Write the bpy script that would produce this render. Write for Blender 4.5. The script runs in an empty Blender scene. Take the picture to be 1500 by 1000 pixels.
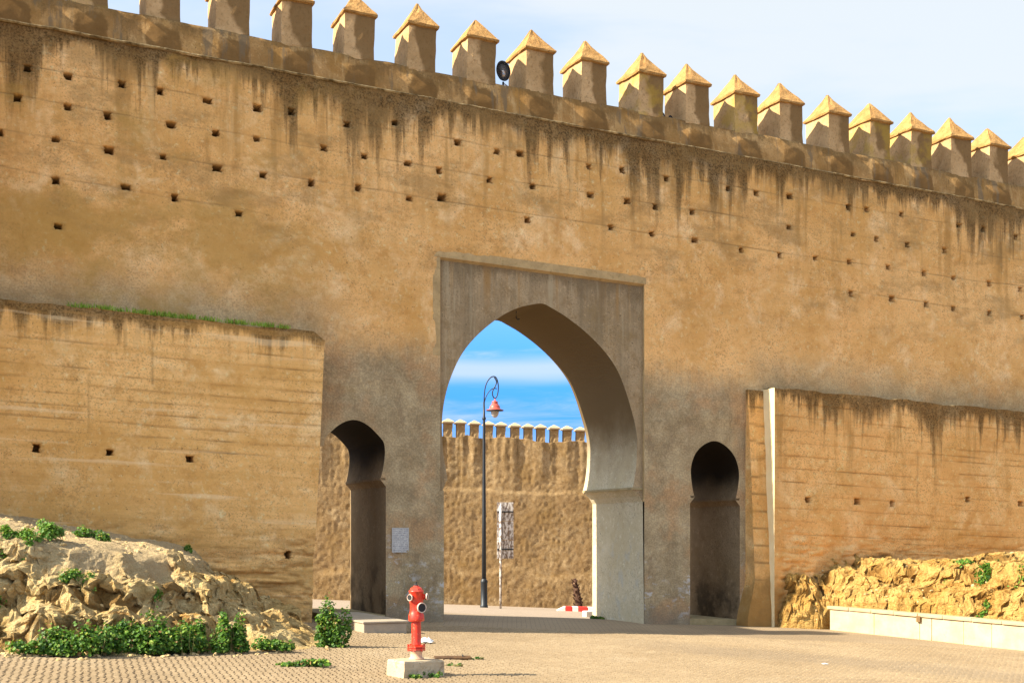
import bpy, bmesh, math, random
import numpy as np
from mathutils import Vector, Matrix
from mathutils.geometry import tessellate_polygon
R = math.radians
random.seed(7); rng = np.random.default_rng(7)
sc = bpy.context.scene
col = sc.collection

# ---------------------------------------------------------------- camera
CH, SL = 1.83, 0.04                 # eye height, cross fall of the street (it drops to the right)
cam = bpy.data.objects.new('camera', bpy.data.cameras.new('camera')); col.objects.link(cam)
cam.location = (0, 0, CH); cam.rotation_euler = (R(90), 0, 0)
cam.data.sensor_width = 36; cam.data.lens = 1900 / 1500 * 36
cam.data.shift_y = 286 / 1500
cam.data.clip_end = 3000
sc.camera = cam
# ---------------------------------------------------------------- light
SUN_EL = 36.0
SHADOW_DIR = Vector((0.930, 0.368, 0)).normalized()      # the way shadows fall on the ground
sun_to = Vector((-SHADOW_DIR.x * math.cos(R(SUN_EL)), -SHADOW_DIR.y * math.cos(R(SUN_EL)), math.sin(R(SUN_EL))))
sd = bpy.data.lights.new('sun', 'SUN'); sd.energy = 4.8; sd.angle = R(0.5); sd.color = (1, .90, .72)
so = bpy.data.objects.new('sun', sd); col.objects.link(so)
so.rotation_euler = sun_to.to_track_quat('Z', 'Y').to_euler()
sc.view_settings.view_transform = 'Standard'; sc.view_settings.look = 'None'
sc.view_settings.gamma = 1; sc.view_settings.use_curve_mapping = False
sc.view_settings.exposure = 1.50


# ---------------------------------------------------------------- node helper
class NT:
    def __init__(s, tree): s.t = tree; s.n = tree.nodes; s.l = tree.links
    def put(s, sock, v):
        if v is None: return
        if isinstance(v, bpy.types.NodeSocket): s.l.new(v, sock)
        elif isinstance(v, (tuple, list)) and len(v) == 3 and sock.type == 'RGBA': sock.default_value = (*v, 1)
        else: sock.default_value = v
    def new(s, typ, **kw):
        n = s.n.new(typ)
        for k, v in kw.items(): setattr(n, k, v)
        return n
    def m(s, op, a, b=None, c=None, clamp=False):
        n = s.new('ShaderNodeMath', operation=op, use_clamp=clamp)
        s.put(n.inputs[0], a); s.put(n.inputs[1], b); s.put(n.inputs[2], c); return n.outputs[0]
    def mix(s, f, a, b, mode='MIX'):
        n = s.new('ShaderNodeMix', data_type='RGBA', blend_type=mode)
        s.put(n.inputs[0], f); s.put(n.inputs[6], a); s.put(n.inputs[7], b); return n.outputs[2]
    def coord(s, kind='Object'): return s.new('ShaderNodeTexCoord').outputs[kind]
    def sep(s, v):
        n = s.new('ShaderNodeSeparateXYZ'); s.put(n.inputs[0], v); return n.outputs
    def comb(s, x, y, z):
        n = s.new('ShaderNodeCombineXYZ')
        for i, v in enumerate((x, y, z)): s.put(n.inputs[i], v)
        return n.outputs[0]
    def mp(s, v, scale=(1, 1, 1), loc=(0, 0, 0), rot=(0, 0, 0)):
        n = s.new('ShaderNodeMapping'); s.put(n.inputs[0], v)
        n.inputs['Location'].default_value = loc; n.inputs['Scale'].default_value = scale; n.inputs['Rotation'].default_value = rot
        return n.outputs[0]
    def noise(s, v, scale, detail=4, rough=.6, dist=0):
        n = s.new('ShaderNodeTexNoise'); s.put(n.inputs['Vector'], v)
        n.inputs['Scale'].default_value = scale; n.inputs['Detail'].default_value = detail
        n.inputs['Roughness'].default_value = rough; n.inputs['Distortion'].default_value = dist
        return n.outputs['Fac']
    def voro(s, v, scale, feature='F1', out='Distance'):
        n = s.new('ShaderNodeTexVoronoi', feature=feature); s.put(n.inputs['Vector'], v); n.inputs['Scale'].default_value = scale
        return n.outputs[out]
    def rng(s, v, a, b, lo=0., hi=1., smooth=True):
        n = s.new('ShaderNodeMapRange', interpolation_type='SMOOTHSTEP' if smooth else 'LINEAR')
        s.put(n.inputs[0], v)
        for i, x in enumerate((a, b, lo, hi)): s.put(n.inputs[i + 1], x)
        return n.outputs[0]
    def bump(s, h, strength=.5, dist=.02, normal=None):
        n = s.new('ShaderNodeBump'); n.inputs['Strength'].default_value = strength; n.inputs['Distance'].default_value = dist
        s.put(n.inputs['Height'], h)
        if normal: s.put(n.inputs['Normal'], normal)
        return n.outputs[0]
    def attr(s, name, out='Fac'):
        return s.new('ShaderNodeAttribute', attribute_name=name).outputs[out]


def new_mat(name, rough=.9, spec=.2):
    m = bpy.data.materials.new(name); m.use_nodes = True
    t = NT(m.node_tree); b = m.node_tree.nodes['Principled BSDF']
    b.inputs['Roughness'].default_value = rough; b.inputs['Specular IOR Level'].default_value = spec
    return m, t, b


# ---------------------------------------------------------------- world
w = bpy.data.worlds.new('World'); sc.world = w; w.use_nodes = True
T = NT(w.node_tree); bg = w.node_tree.nodes['Background']
sky = T.new('ShaderNodeTexSky', sky_type='NISHITA'); sky.sun_disc = False
sky.sun_elevation = R(SUN_EL); sky.sun_rotation = math.atan2(sun_to.x, sun_to.y)
sky.air_density = 1.0; sky.dust_density = .4; sky.ozone_density = 2.5
g = T.coord('Generated'); gx, gy, gz = T.sep(g)
tint = T.mix(T.rng(gz, .02, .30), (.003, .185, .60), (.40, .72, .95))     # a clear polarised blue low down
base = T.mix(1.0, sky.outputs[0], tint, 'MULTIPLY')
# thin high cloud: streaks low down, a broad veil above
az = T.m('ARCTAN2', gx, gy)
cv = T.comb(T.m('MULTIPLY', az, 2.2), 0.0, T.m('MULTIPLY', gz, 17))
st = T.noise(T.mp(cv, (1, 1, 1), (3.1, 0, .35)), 1.0, 5, .55, .3)
streak = T.m('MULTIPLY', T.rng(T.m('ADD', T.m('MULTIPLY', st, .7), T.m('MULTIPLY', T.noise(T.comb(T.m('MULTIPLY', az, 7), 0.3, T.m('MULTIPLY', gz, 60)), 1.0, 6, .7, .8), .3)), .47, .68), .72)
band = T.m('MULTIPLY', T.rng(T.m('ABSOLUTE', T.m('SUBTRACT', T.m('ADD', gz, T.m('MULTIPLY', T.noise(cv, 1.5, 3), .02)), .1385)), .016, .002), .62)
low = T.m('MULTIPLY', T.rng(gz, .100, .050), .60)
top = T.m('MULTIPLY', T.rng(T.m('ADD', gz, T.m('MULTIPLY', st, .03)), .150, .30), .93)
vz = T.noise(T.mp(g, (1.6, 1.6, 5.5), (.4, .2, 0)), 1.6, 6, .55, .4)
veil = T.m('MULTIPLY', top, T.rng(vz, .36, .60, .66, 1.0))
cl = T.m('MAXIMUM', T.m('MAXIMUM', streak, veil), T.m('MAXIMUM', band, low))
# the veil scatters forward: it is brighter towards the sun, as thin cloud is
dp = T.new('ShaderNodeVectorMath', operation='DOT_PRODUCT'); T.put(dp.inputs[0], g); dp.inputs[1].default_value = tuple(sun_to)
fw = T.m('ADD', 1.0, T.m('MULTIPLY', T.m('POWER', T.m('MAXIMUM', dp.outputs['Value'], 0.), 2.0), 1.3))
cc = T.new('ShaderNodeVectorMath', operation='SCALE'); cc.inputs[0].default_value = (2.52, 2.68, 2.76); T.put(cc.inputs['Scale'], fw)
T.put(bg.inputs[0], T.mix(cl, base, cc.outputs[0])); bg.inputs[1].default_value = 0.125


# ---------------------------------------------------------------- numpy noise
def hsh(ix, iy, iz, seed):
    h = (ix * 374761393 + iy * 668265263 + iz * 2147483647 + seed * 1274126177) & 0xffffffff
    h = ((h ^ (h >> 13)) * 1274126177) & 0xffffffff
    h = ((h ^ (h >> 16)) * 2246822519) & 0xffffffff
    return ((h ^ (h >> 15)) & 0xffffff) / float(0xffffff)
def vnoise(x, y, z=0., seed=0):
    x, y, z = np.broadcast_arrays(np.asarray(x, float), np.asarray(y, float), np.asarray(z, float))
    ix, iy, iz = (np.floor(a).astype(np.int64) for a in (x, y, z))
    fx, fy, fz = x - ix, y - iy, z - iz
    fx, fy, fz = (a * a * (3 - 2 * a) for a in (fx, fy, fz))
    r = 0
    for dx in (0, 1):
        for dy in (0, 1):
            for dz in (0, 1):
                r = r + hsh(ix + dx, iy + dy, iz + dz, seed) * (fx if dx else 1 - fx) * (fy if dy else 1 - fy) * (fz if dz else 1 - fz)
    return r * 2 - 1
def fbm(x, y, z=0., oct=4, seed=0, gain=.5):
    a, r, s = 1., 0., 1.
    for o in range(oct):
        r = r + a * vnoise(x * s + 17.3 * o, y * s - 9.1 * o, z * s + 4.7 * o, seed + o); a *= gain; s *= 2.03
    return r
def ridged(x, y, z=0., oct=4, seed=0):
    a, r, s = 1., 0., 1.
    for o in range(oct):
        r = r + a * (1 - 2 * np.abs(vnoise(x * s + 17.3 * o, y * s - 9.1 * o, z * s, seed + o))); a *= .5; s *= 2.1
    return r
def cells(x, y, z, seed=0):
    ix, iy, iz = (np.floor(a).astype(np.int64) for a in (x, y, z)); d1 = np.full(x.shape, 9.); d2 = d1.copy(); idv = np.zeros(x.shape)
    for dx in (-1, 0, 1):
        for dy in (-1, 0, 1):
            for dz in (-1, 0, 1):
                cx, cy, cz = ix + dx, iy + dy, iz + dz
                d = np.sqrt((cx + hsh(cx, cy, cz, seed) - x) ** 2 + (cy + hsh(cx, cy, cz, seed + 1) - y) ** 2 + (cz + hsh(cx, cy, cz, seed + 2) - z) ** 2)
                idv = np.where(d < d1, hsh(cx, cy, cz, seed + 3), idv); d2 = np.where(d < d1, d1, np.minimum(d2, d)); d1 = np.minimum(d1, d)
    return d1, d2, idv
def sstep(a, b, x):
    t = np.clip((x - a) / (b - a), 0, 1); return t * t * (3 - 2 * t)


# ---------------------------------------------------------------- object helpers
def link(o, parent=None):
    col.objects.link(o)
    if parent: o.parent = parent
    return o
def mesh_obj(name, verts, faces, mat, parent=None, smooth=False):
    me = bpy.data.meshes.new(name); me.from_pydata([tuple(v) for v in verts], [], [tuple(f) for f in faces])
    me.materials.append(mat); me.validate()
    if smooth: me.polygons.foreach_set('use_smooth', [True] * len(me.polygons))
    me.update(); return link(bpy.data.objects.new(name, me), parent)
def grid_obj(name, P, mat, parent=None, smooth=True, mask=None, extra=None, attrs=None, flip=False):
    """P: (n, m, 3) array of points; mask: (n-1, m-1) cells to keep; extra: (verts, quads using global indices)."""
    n, m = P.shape[:2]
    idx = np.arange(n * m).reshape(n, m)
    q = np.stack([idx[:-1, :-1], idx[1:, :-1], idx[1:, 1:], idx[:-1, 1:]], -1)
    q = q[mask] if mask is not None else q.reshape(-1, 4)
    if flip: q = q[:, ::-1]
    V = P.reshape(-1, 3)
    if extra and len(extra[0]):
        V = np.concatenate([V, np.array(extra[0])]); q = np.concatenate([q, np.array(extra[1])])
    used = np.unique(q); re = np.full(len(V), -1); re[used] = np.arange(len(used))
    q = re[q]; Vn = V[used]
    me = bpy.data.meshes.new(name)
    me.vertices.add(len(Vn)); me.vertices.foreach_set('co', Vn.astype(np.float32).ravel())
    me.loops.add(len(q) * 4); me.loops.foreach_set('vertex_index', q.astype(np.int32).ravel())
    me.polygons.add(len(q)); me.polygons.foreach_set('loop_start', np.arange(0, len(q) * 4, 4, dtype=np.int32))
    me.polygons.foreach_set('use_smooth', np.full(len(q), smooth))
    if attrs:
        for k, a in attrs.items():
            at = me.attributes.new(k, 'FLOAT', 'POINT'); aa = np.zeros(len(V)); aa[:a.size] = a.ravel(); 
            if a.size < len(V): aa[a.size:] = 1.
            at.data.foreach_set('value', aa[used].astype(np.float32))
    me.materials.append(mat); me.update(calc_edges=True); me.validate()
    return link(bpy.data.objects.new(name, me), parent)
def bm_obj(name, bm, mat, parent=None, smooth=False, bevel=0):
    if bevel:
        bmesh.ops.bevel(bm, geom=bm.edges[:], offset=bevel, segments=2, affect='EDGES', profile=.6)
    bmesh.ops.recalc_face_normals(bm, faces=bm.faces)
    me = bpy.data.meshes.new(name); bm.to_mesh(me); bm.free()
    for mm in (mat if isinstance(mat, list) else [mat]): me.materials.append(mm)
    if smooth: me.polygons.foreach_set('use_smooth', [True] * len(me.polygons))
    return link(bpy.data.objects.new(name, me), parent)
def box(bm, x0, x1, y0, y1, z0, z1, M=None):
    vs = [bm.verts.new(Vector((x, y, z)) if M is None else M @ Vector((x, y, z))) for z in (z0, z1) for x, y in ((x0, y0), (x1, y0), (x1, y1), (x0, y1))]
    for f in ((3, 2, 1, 0), (4, 5, 6, 7), (0, 1, 5, 4), (1, 2, 6, 5), (2, 3, 7, 6), (3, 0, 4, 7)): bm.faces.new([vs[i] for i in f])
    return vs
def lathe(bm, prof, seg=20, M=Matrix(), cap=True):
    rings = []
    for r, z in prof:
        rings.append([bm.verts.new(M @ Vector((r * math.cos(2 * math.pi * i / seg), r * math.sin(2 * math.pi * i / seg), z))) for i in range(seg)])
    for a, b in zip(rings, rings[1:]):
        for i in range(seg): bm.faces.new([a[i], a[(i + 1) % seg], b[(i + 1) % seg], b[i]])
    if cap: bm.faces.new(rings[0][::-1]); bm.faces.new(rings[-1])
def tube(bm, pts, r, seg=8):
    pts = [Vector(p) for p in pts]; rings = []
    for i, p in enumerate(pts):
        d = (pts[min(i + 1, len(pts) - 1)] - pts[max(i - 1, 0)]).normalized()
        q = d.to_track_quat('Z', 'Y'); rr = r[i] if isinstance(r, (list, tuple)) else r
        rings.append([bm.verts.new(p + q @ Vector((rr * math.cos(2 * math.pi * k / seg), rr * math.sin(2 * math.pi * k / seg), 0))) for k in range(seg)])
    for a, b in zip(rings, rings[1:]):
        k0 = min(range(seg), key=lambda k: (b[k].co - a[0].co).length)
        for k in range(seg): bm.faces.new([a[k], a[(k + 1) % seg], b[(k + 1 + k0) % seg], b[(k + k0) % seg]])
    bm.faces.new(rings[0][::-1]); bm.faces.new(rings[-1])
def empty(name, loc, rz=0):
    o = bpy.data.objects.new(name, None); o.location = loc; o.rotation_euler = (0, 0, rz); o.empty_display_size = .3
    return link(o)
def tag(o, label=None, cat=None, group=None, kind=None):
    if label: o['label'] = label
    if cat: o['category'] = cat
    if group: o['group'] = group
    if kind: o['kind'] = kind
    return o

# ground height of the place: falls to the right, and falls away beyond the gate
def GZ(X, Y):
    Xc = np.clip(X, -30, 30)
    return -SL * Xc - .0436 * (np.clip(Y, 30, 60) - 30)
# wall frame: local x runs along the wall to the right, local y into the wall, local z up (courses follow the street's fall)
AX = Vector((.913, .408, 0)); WA = math.atan2(.408, .913)
W0 = Vector((.59, 28, -SL * .59)); WS = SL * .913
def inv(px, py, v=0):                 # where on the wall face (v metres in front of it) a sight line of the photograph meets it
    r = (px - 750) / 1900.; bx = .59 + .408 * v; by = 28 - .913 * v
    t = (r * by - bx) / (.913 - r * .408); Y = by + .408 * t; X = bx + .913 * t
    return t, CH + (786 - py) * Y / 1900. + SL * X
def gnd(px, py, z=0):                 # where a sight line meets the ground
    Y = 1900. * (CH - z) / (py - 786 - SL * (px - 750)); X = (px - 750) / 1900. * Y
    return Vector((X, Y, -SL * X + z))
def sh(P): P = np.array(P, float); P[..., 2] -= WS * P[..., 0]; return P
def wpt(t, v, z): return Vector((W0.x + .913 * t + .408 * v, W0.y + .408 * t - .913 * v, z - SL * (W0.x + .913 * t)))


# ---------------------------------------------------------------- materials
def earth(name, base, dark, light, patch=1.0, stains=(), grey=False, joint_hole_shade=True, finebump=.35, drip=None, extra=None):
    """ochre earth plaster on object coordinates (x along the wall, z up)."""
    m, t, b = new_mat(name, .95, .1)
    P = t.coord(); x, y, z = t.sep(P); zz = t.m('ADD', z, t.m('MULTIPLY', x, WS))
    Q = t.comb(x, y, zz)
    c = t.mix(t.rng(t.noise(Q, .45, 5, .62), .30, .70), dark, base)
    c = t.mix(t.m('MULTIPLY', t.rng(t.noise(t.mp(Q, (1, 1, 1), (9, 3, 5)), 1.1, 6, .68, .5), .50, .72), .75 * patch), c, light)
    yel = t.rng(t.noise(t.mp(Q, (1, 1, 1), (1, 7, 2)), .8, 5, .7), .50, .70)
    c = t.mix(t.m('MULTIPLY', yel, .62 * patch), c, tuple(a * k for a, k in zip(base, (.66, .58, .38))))
    fine = t.noise(Q, 26, 6, .75)
    mid = t.noise(Q, 3.4, 6, .72)
    c = t.mix(t.rng(mid, .32, .52, .55 * patch, 0), c, tuple(a * k for a, k in zip(base, (.60, .50, .36))))
    c = t.mix(t.m('MULTIPLY', t.rng(fine, .34, .52, .75, 0), t.rng(t.noise(Q, .9, 4, .65), .38, .62, .25, 1.)), c, tuple(a * .36 for a in base))
    pk = t.m('MULTIPLY', t.rng(t.noise(t.mp(Q, (1, 1, 1), (8, 8, 1)), 17, 3, .6), .66, .72), .75); c = t.mix(pk, c, tuple(a * .25 for a in base))
    c = t.mix(t.m('MULTIPLY', t.rng(t.noise(Q, 8, 6, .8), .54, .70), .42), c, tuple(min(.85, a * 1.45) for a in light))
    if grey:
        n1 = t.noise(Q, 1.2, 5, .7); n2 = t.noise(t.mp(Q, (9, 9, 1.3)), 1.0, 5, .7)
        top = t.m('ADD', t.m('ADD', t.m('MULTIPLY', n1, .7), t.m('MULTIPLY', n2, .35)), 5.1)
        g1 = t.m('MULTIPLY', t.rng(t.m('SUBTRACT', top, zz), -.5, .45), t.m('MULTIPLY', t.rng(x, -5.9, -4.6), t.rng(x, 6.6, 5.4)))
        # damp band that creeps up above the two bastions
        gr = t.m('MULTIPLY', t.rng(t.m('SUBTRACT', t.m('ADD', 5.75, t.m('MULTIPLY', n1, 1.0)), zz), -.45, .65), t.rng(x, 4.6, 6.2))
        gl = t.m('MULTIPLY', t.rng(t.m('SUBTRACT', t.m('ADD', 5.95, t.m('MULTIPLY', n1, 1.1)), zz), -.55, .7), t.rng(x, -3.8, -5.2))
        gcol = t.mix(t.rng(t.noise(Q, 1.6, 6, .7), .35, .68), (.34, .252, .140), (.54, .42, .245))
        gcol = t.mix(t.m('MULTIPLY', t.rng(t.noise(t.mp(Q, (1, 1, 1), (4, 0, 1)), .9, 4), .48, .66), .7), gcol, (.52, .30, .14))
        gcol = t.mix(t.m('MULTIPLY', t.rng(fine, .42, .62, 1, 0), .4), gcol, (.10, .075, .045))
        gcol = t.mix(t.m('MULTIPLY', t.rng(t.noise(t.mp(Q, (14, 14, 3)), 1, 4, .8), .62, .72), .5), gcol, (.5, .43, .30))
        # scuffs of pale paint and whitewash near the ground
        sc1 = t.m('MULTIPLY', t.rng(t.noise(t.mp(Q, (1, 1, 1.6), (2, 2, 8)), 4.2, 6, .72), .54, .60), t.rng(zz, 2.6, .9))
        gcol = t.mix(t.m('MULTIPLY', t.m('MULTIPLY', sc1, t.rng(t.noise(Q, .8, 3, .6), .46, .60)), .6), gcol, (.58, .58, .58))
        gcol = t.mix(t.m('MULTIPLY', t.rng(zz, .55, .05), .5), gcol, (.16, .135, .11))
        gg = t.m('MAXIMUM', g1, t.m('MULTIPLY', t.m('MAXIMUM', gr, gl), .72))
        c = t.mix(gg, c, gcol)
        c = t.mix(t.m('MULTIPLY', t.m('MULTIPLY', g1, t.rng(t.noise(t.mp(Q, (1, 1, .45)), 3.0, 6, .75), .52, .66)), .45), c, (.21, .145, .085))
        # brown grime on the pale wash line where the grey render starts
        dab = t.m('MULTIPLY', t.rng(t.noise(t.mp(Q, (22, 22, 4)), 1, 4, .8), .58, .68), t.rng(t.m('ABSOLUTE', t.m('SUBTRACT', zz, t.m('ADD', top, -.15))), .4, .05))
        c = t.mix(t.m('MULTIPLY', t.m('MULTIPLY', dab, t.m('MULTIPLY', t.rng(x, -5.9, -4.6), t.rng(x, 6.6, 5.4))), .6), c, (.66, .50, .30))
    for (ztop, length, amt, xs) in stains:
        # rain streaks: black growth running down from a ledge
        sx = t.rng(t.noise(t.mp(Q, (xs * .55, xs * .55, .05)), 1.0, 3, .6), .38, .62); sx2 = t.rng(t.noise(t.mp(Q, (xs * 2.6, xs * 2.6, .22), (5, 0, 0)), 1.0, 4, .65), .40, .64)
        sx3 = t.rng(t.noise(t.mp(Q, (xs * 6.5, xs * 6.5, .5), (5, 0, 7)), 1.0, 3, .7), .36, .66)
        ln = t.m('MULTIPLY', t.m('ADD', .08, t.m('ADD', t.m('MULTIPLY', sx, t.m('ADD', .22, t.m('MULTIPLY', sx2, .42))), t.m('MULTIPLY', t.m('MULTIPLY', sx3, sx2), .26))), length)
        d = t.m('SUBTRACT', ztop, zz)
        f = t.m('MULTIPLY', t.rng(t.m('DIVIDE', d, ln), 1.25, .30), amt)
        f = t.m('MAXIMUM', f, t.m('MULTIPLY', t.rng(t.m('DIVIDE', d, t.m('ADD', .05, t.m('MULTIPLY', t.m('ADD', t.m('ADD', sx, sx2), sx3), length * .115))), 1.6, .45), amt))
        f = t.m('MULTIPLY', f, t.rng(fine, .30, .62, 1.0, .72))
        f = t.m('MULTIPLY', f, t.m('GREATER_THAN', d, -.03))
        c = t.mix(f, c, t.mix(t.noise(Q, 6, 4), (.020, .012, .005), (.075, .045, .017)))
        # rust-brown lower runs and pale washed runs
        f2 = t.m('MULTIPLY', t.rng(t.noise(t.mp(Q, (xs * 1.7, xs * 1.7, .16), (2, 0, 9)), 1.0, 4, .6), .52, .66), t.rng(d, length * 1.5, length * .2))
        nf = t.m('SUBTRACT', 1, f)
        c = t.mix(t.m('MULTIPLY', t.m('MULTIPLY', t.m('MULTIPLY', f2, nf), .62), t.m('GREATER_THAN', d, 0)), c, (.30, .155, .040))
        f3 = t.m('MULTIPLY', t.rng(t.noise(t.mp(Q, (xs * 2.6, xs * 2.6, .22), (7, 0, 3)), 1.0, 3, .6), .57, .66), t.rng(d, length * 1.3, length * .3))
        c = t.mix(t.m('MULTIPLY', t.m('MULTIPLY', t.m('MULTIPLY', f3, nf), .45), t.m('GREATER_THAN', d, 0)), c, (.58, .38, .17))
    if extra: c = extra(t, c, x, y, zz, Q, fine)
    if joint_hole_shade:
        pass
        jt = t.attr('joint_hole_shade'); c = t.mix(t.m('MULTIPLY', jt, .85), c, tuple(a * .22 for a in base)); c = t.mix(t.rng(jt, .955, .99), c, (.006, .004, .002))  # dark joints; the near-black end paints shade into the putlog holes
    t.put(b.inputs['Base Color'], c)
    h = t.m('ADD', t.m('MULTIPLY', t.noise(Q, 11, 6, .75), 1.0), t.m('MULTIPLY', t.noise(Q, 55, 4, .7), .35))
    t.put(b.inputs['Normal'], t.bump(h, finebump, .03))
    return m

def gate_extra(t, c, x, y, zz, Q, fine):
    # mossy dark patch of old render low on the left part of the wall
    n = t.noise(t.mp(Q, (.7, 1, 1)), .8, 6, .68)
    f = t.m('MULTIPLY', t.rng(t.m('ADD', n, t.m('MULTIPLY', t.rng(t.m('ABSOLUTE', t.m('SUBTRACT', zz, 7.3)), 1.5, 0), .18)), .50, .68), t.rng(x, -2.0, -8.0))
    c = t.mix(t.m('MULTIPLY', f, .62), c, (.40, .235, .060))
    # grey-black blooms between the putlog rows
    n2 = t.noise(t.mp(Q, (.55, 1, 1.2), (4, 4, 4)), 1.3, 6, .7)
    f2 = t.m('MULTIPLY', t.rng(n2, .48, .66), t.rng(zz, 6.4, 8.0))
    return t.mix(t.m('MULTIPLY', f2, .50), c, (.28, .17, .065))
OCH, OCD, OCL = (.84, .490, .195), (.62, .335, .105), (.92, .64, .34)
M_gate = earth('earth_render_gate', OCH, OCD, OCL, stains=((10.88, 2.5, 1.0, 1.25),), grey=True, extra=gate_extra)
def parapet_extra(t, c, x, y, zz, Q, fine):
    f = t.rng(t.noise(t.mp(Q, (1, 1, 1), (3, 3, 3)), 1.3, 5, .65), .40, .62)
    c = t.mix(t.m('MULTIPLY', f, .45), c, (.20, .11, .036))
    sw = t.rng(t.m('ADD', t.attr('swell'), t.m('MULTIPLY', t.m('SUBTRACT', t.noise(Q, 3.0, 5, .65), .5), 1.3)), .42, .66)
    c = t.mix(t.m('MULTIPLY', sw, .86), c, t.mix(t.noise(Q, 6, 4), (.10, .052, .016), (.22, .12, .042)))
    gr_ = t.m('MULTIPLY', t.rng(t.noise(t.mp(Q, (3.0, 3.0, .3), (9, 0, 0)), 1, 4, .7), .55, .66), .7)
    return t.mix(gr_, c, (.16, .12, .075))
M_parapet = earth('earth_render_parapet', (.50, .30, .12), (.34, .185, .065), (.60, .39, .18), stains=((11.60, 1.0, .6, 1.9),), extra=parapet_extra, joint_hole_shade=False)
def merlon_mat():
    m, t, b = new_mat('merlon_render', .95, .1)
    P = t.coord(); x, y, z = t.sep(P)
    rnd = t.new('ShaderNodeObjectInfo').outputs['Random']
    Q = t.comb(t.m('ADD', x, t.m('MULTIPLY', rnd, 60)), y, z)
    c = t.mix(t.rng(t.noise(Q, 1.6, 5, .65), .35, .65), (.40, .25, .115), (.54, .35, .175))
    # a broad brown area with a curved edge that covers the right of each face
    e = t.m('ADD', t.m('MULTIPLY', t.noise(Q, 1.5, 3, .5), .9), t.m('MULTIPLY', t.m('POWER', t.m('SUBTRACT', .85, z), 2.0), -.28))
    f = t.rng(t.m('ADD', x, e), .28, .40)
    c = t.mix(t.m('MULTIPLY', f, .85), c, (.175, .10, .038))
    c = t.mix(t.rng(t.noise(Q, 16, 6, .75), .34, .50, .5, 0), c, (.14, .08, .03))
    yl = t.m('MULTIPLY', t.m('GREATER_THAN', rnd, .62), t.rng(t.noise(Q, 2.2, 3), .42, .62))
    c = t.mix(t.m('MULTIPLY', yl, .5), c, (.42, .27, .04))
    t.put(b.inputs['Base Color'], c)
    t.put(b.inputs['Normal'], t.bump(t.noise(Q, 9, 5, .65), .45, .02)); return m
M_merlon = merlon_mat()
def simple_noise(name, a, bcol, scale=4, rough=.9, bump=.3, bs=20, speck=None, spec=.2, det=6, bd=.02, rnd=0):
    m, t, b = new_mat(name, rough, spec); Q = t.coord()
    if rnd: Q = t.new('ShaderNodeVectorMath', operation='ADD'); t.put(Q.inputs[0], t.coord()); t.put(Q.inputs[1], t.comb(t.m('MULTIPLY', t.new('ShaderNodeObjectInfo').outputs['Random'], 50), 0., 0.)); Q = Q.outputs[0]
    c = t.mix(t.rng(t.noise(Q, scale, det, .68), .33, .67), a, bcol)
    if speck: c = t.mix(t.m('MULTIPLY', t.rng(t.noise(Q, speck[1], 5, .75), speck[2], speck[2] + .08), speck[3]), c, speck[0])
    t.put(b.inputs['Base Color'], c)
    if bump: t.put(b.inputs['Normal'], t.bump(t.noise(Q, bs, 6, .72), bump, bd))
    return m
M_cap = simple_noise('merlon_cap_render', (.32, .165, .050), (.46, .26, .090), 4, .95, 1.0, 16, ((.16, .08, .025), 26, .54, .7), rnd=1, bd=.03)
M_ledge = simple_noise('ledge_mortar', (.50, .38, .20), (.10, .065, .025), 4, .95, .6, 30)
def panel_extra(t, c, x, y, zz, Q, fine):
    v = t.rng(t.noise(t.mp(Q, (3.2, 3.2, .22)), 1, 5, .7), .40, .68)
    c = t.mix(t.m('MULTIPLY', v, .6), c, (.18, .135, .08))
    v2 = t.rng(t.noise(t.mp(Q, (5.5, 5.5, .3), (3, 0, 0)), 1, 4, .7), .55, .68)
    c = t.mix(t.m('MULTIPLY', v2, .5), c, (.40, .33, .21))
    sp = t.rng(t.noise(t.mp(Q, (18, 18, 7)), 1, 4, .85), .68, .73)
    return t.mix(t.m('MULTIPLY', sp, .6), c, (.5, .44, .33))
M_panel = earth('smooth_grey_render', (.38, .28, .165), (.29, .21, .12), (.46, .34, .20), stains=((7.56, .8, .45, 2.2),), joint_hole_shade=False, extra=panel_extra, finebump=.15)
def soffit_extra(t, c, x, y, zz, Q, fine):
    # old render on the vault turns dark brown higher up, the jambs keep a grey limewash
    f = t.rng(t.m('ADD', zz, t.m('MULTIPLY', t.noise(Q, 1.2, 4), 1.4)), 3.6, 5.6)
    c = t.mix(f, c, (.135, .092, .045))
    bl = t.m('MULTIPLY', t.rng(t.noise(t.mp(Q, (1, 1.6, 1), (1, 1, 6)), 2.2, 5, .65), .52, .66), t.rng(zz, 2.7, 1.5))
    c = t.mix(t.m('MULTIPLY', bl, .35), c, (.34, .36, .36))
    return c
M_soffit = earth('vault_render', (.56, .48, .33), (.46, .38, .24), (.64, .56, .40), joint_hole_shade=False, extra=soffit_extra, finebump=.15, patch=.5)
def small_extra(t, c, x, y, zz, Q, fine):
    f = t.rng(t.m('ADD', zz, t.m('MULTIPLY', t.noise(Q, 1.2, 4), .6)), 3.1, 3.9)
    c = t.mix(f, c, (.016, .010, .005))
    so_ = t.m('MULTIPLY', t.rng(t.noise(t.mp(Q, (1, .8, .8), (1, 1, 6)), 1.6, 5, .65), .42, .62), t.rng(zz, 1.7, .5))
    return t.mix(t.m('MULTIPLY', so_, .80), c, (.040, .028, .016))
M_small = earth('side_passage_render', (.26, .18, .10), (.18, .12, .065), (.33, .235, .14), joint_hole_shade=False, extra=small_extra, finebump=.2, patch=.6)
M_frame = simple_noise('raised_frame_render', (.36, .25, .12), (.50, .35, .17), 2.2, .95, .3, 24, ((.24, .17, .07), 12, .55, .5))
M_impost = simple_noise('impost_render', (.26, .20, .10), (.36, .28, .15), 3, .95, .25, 24)
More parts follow.
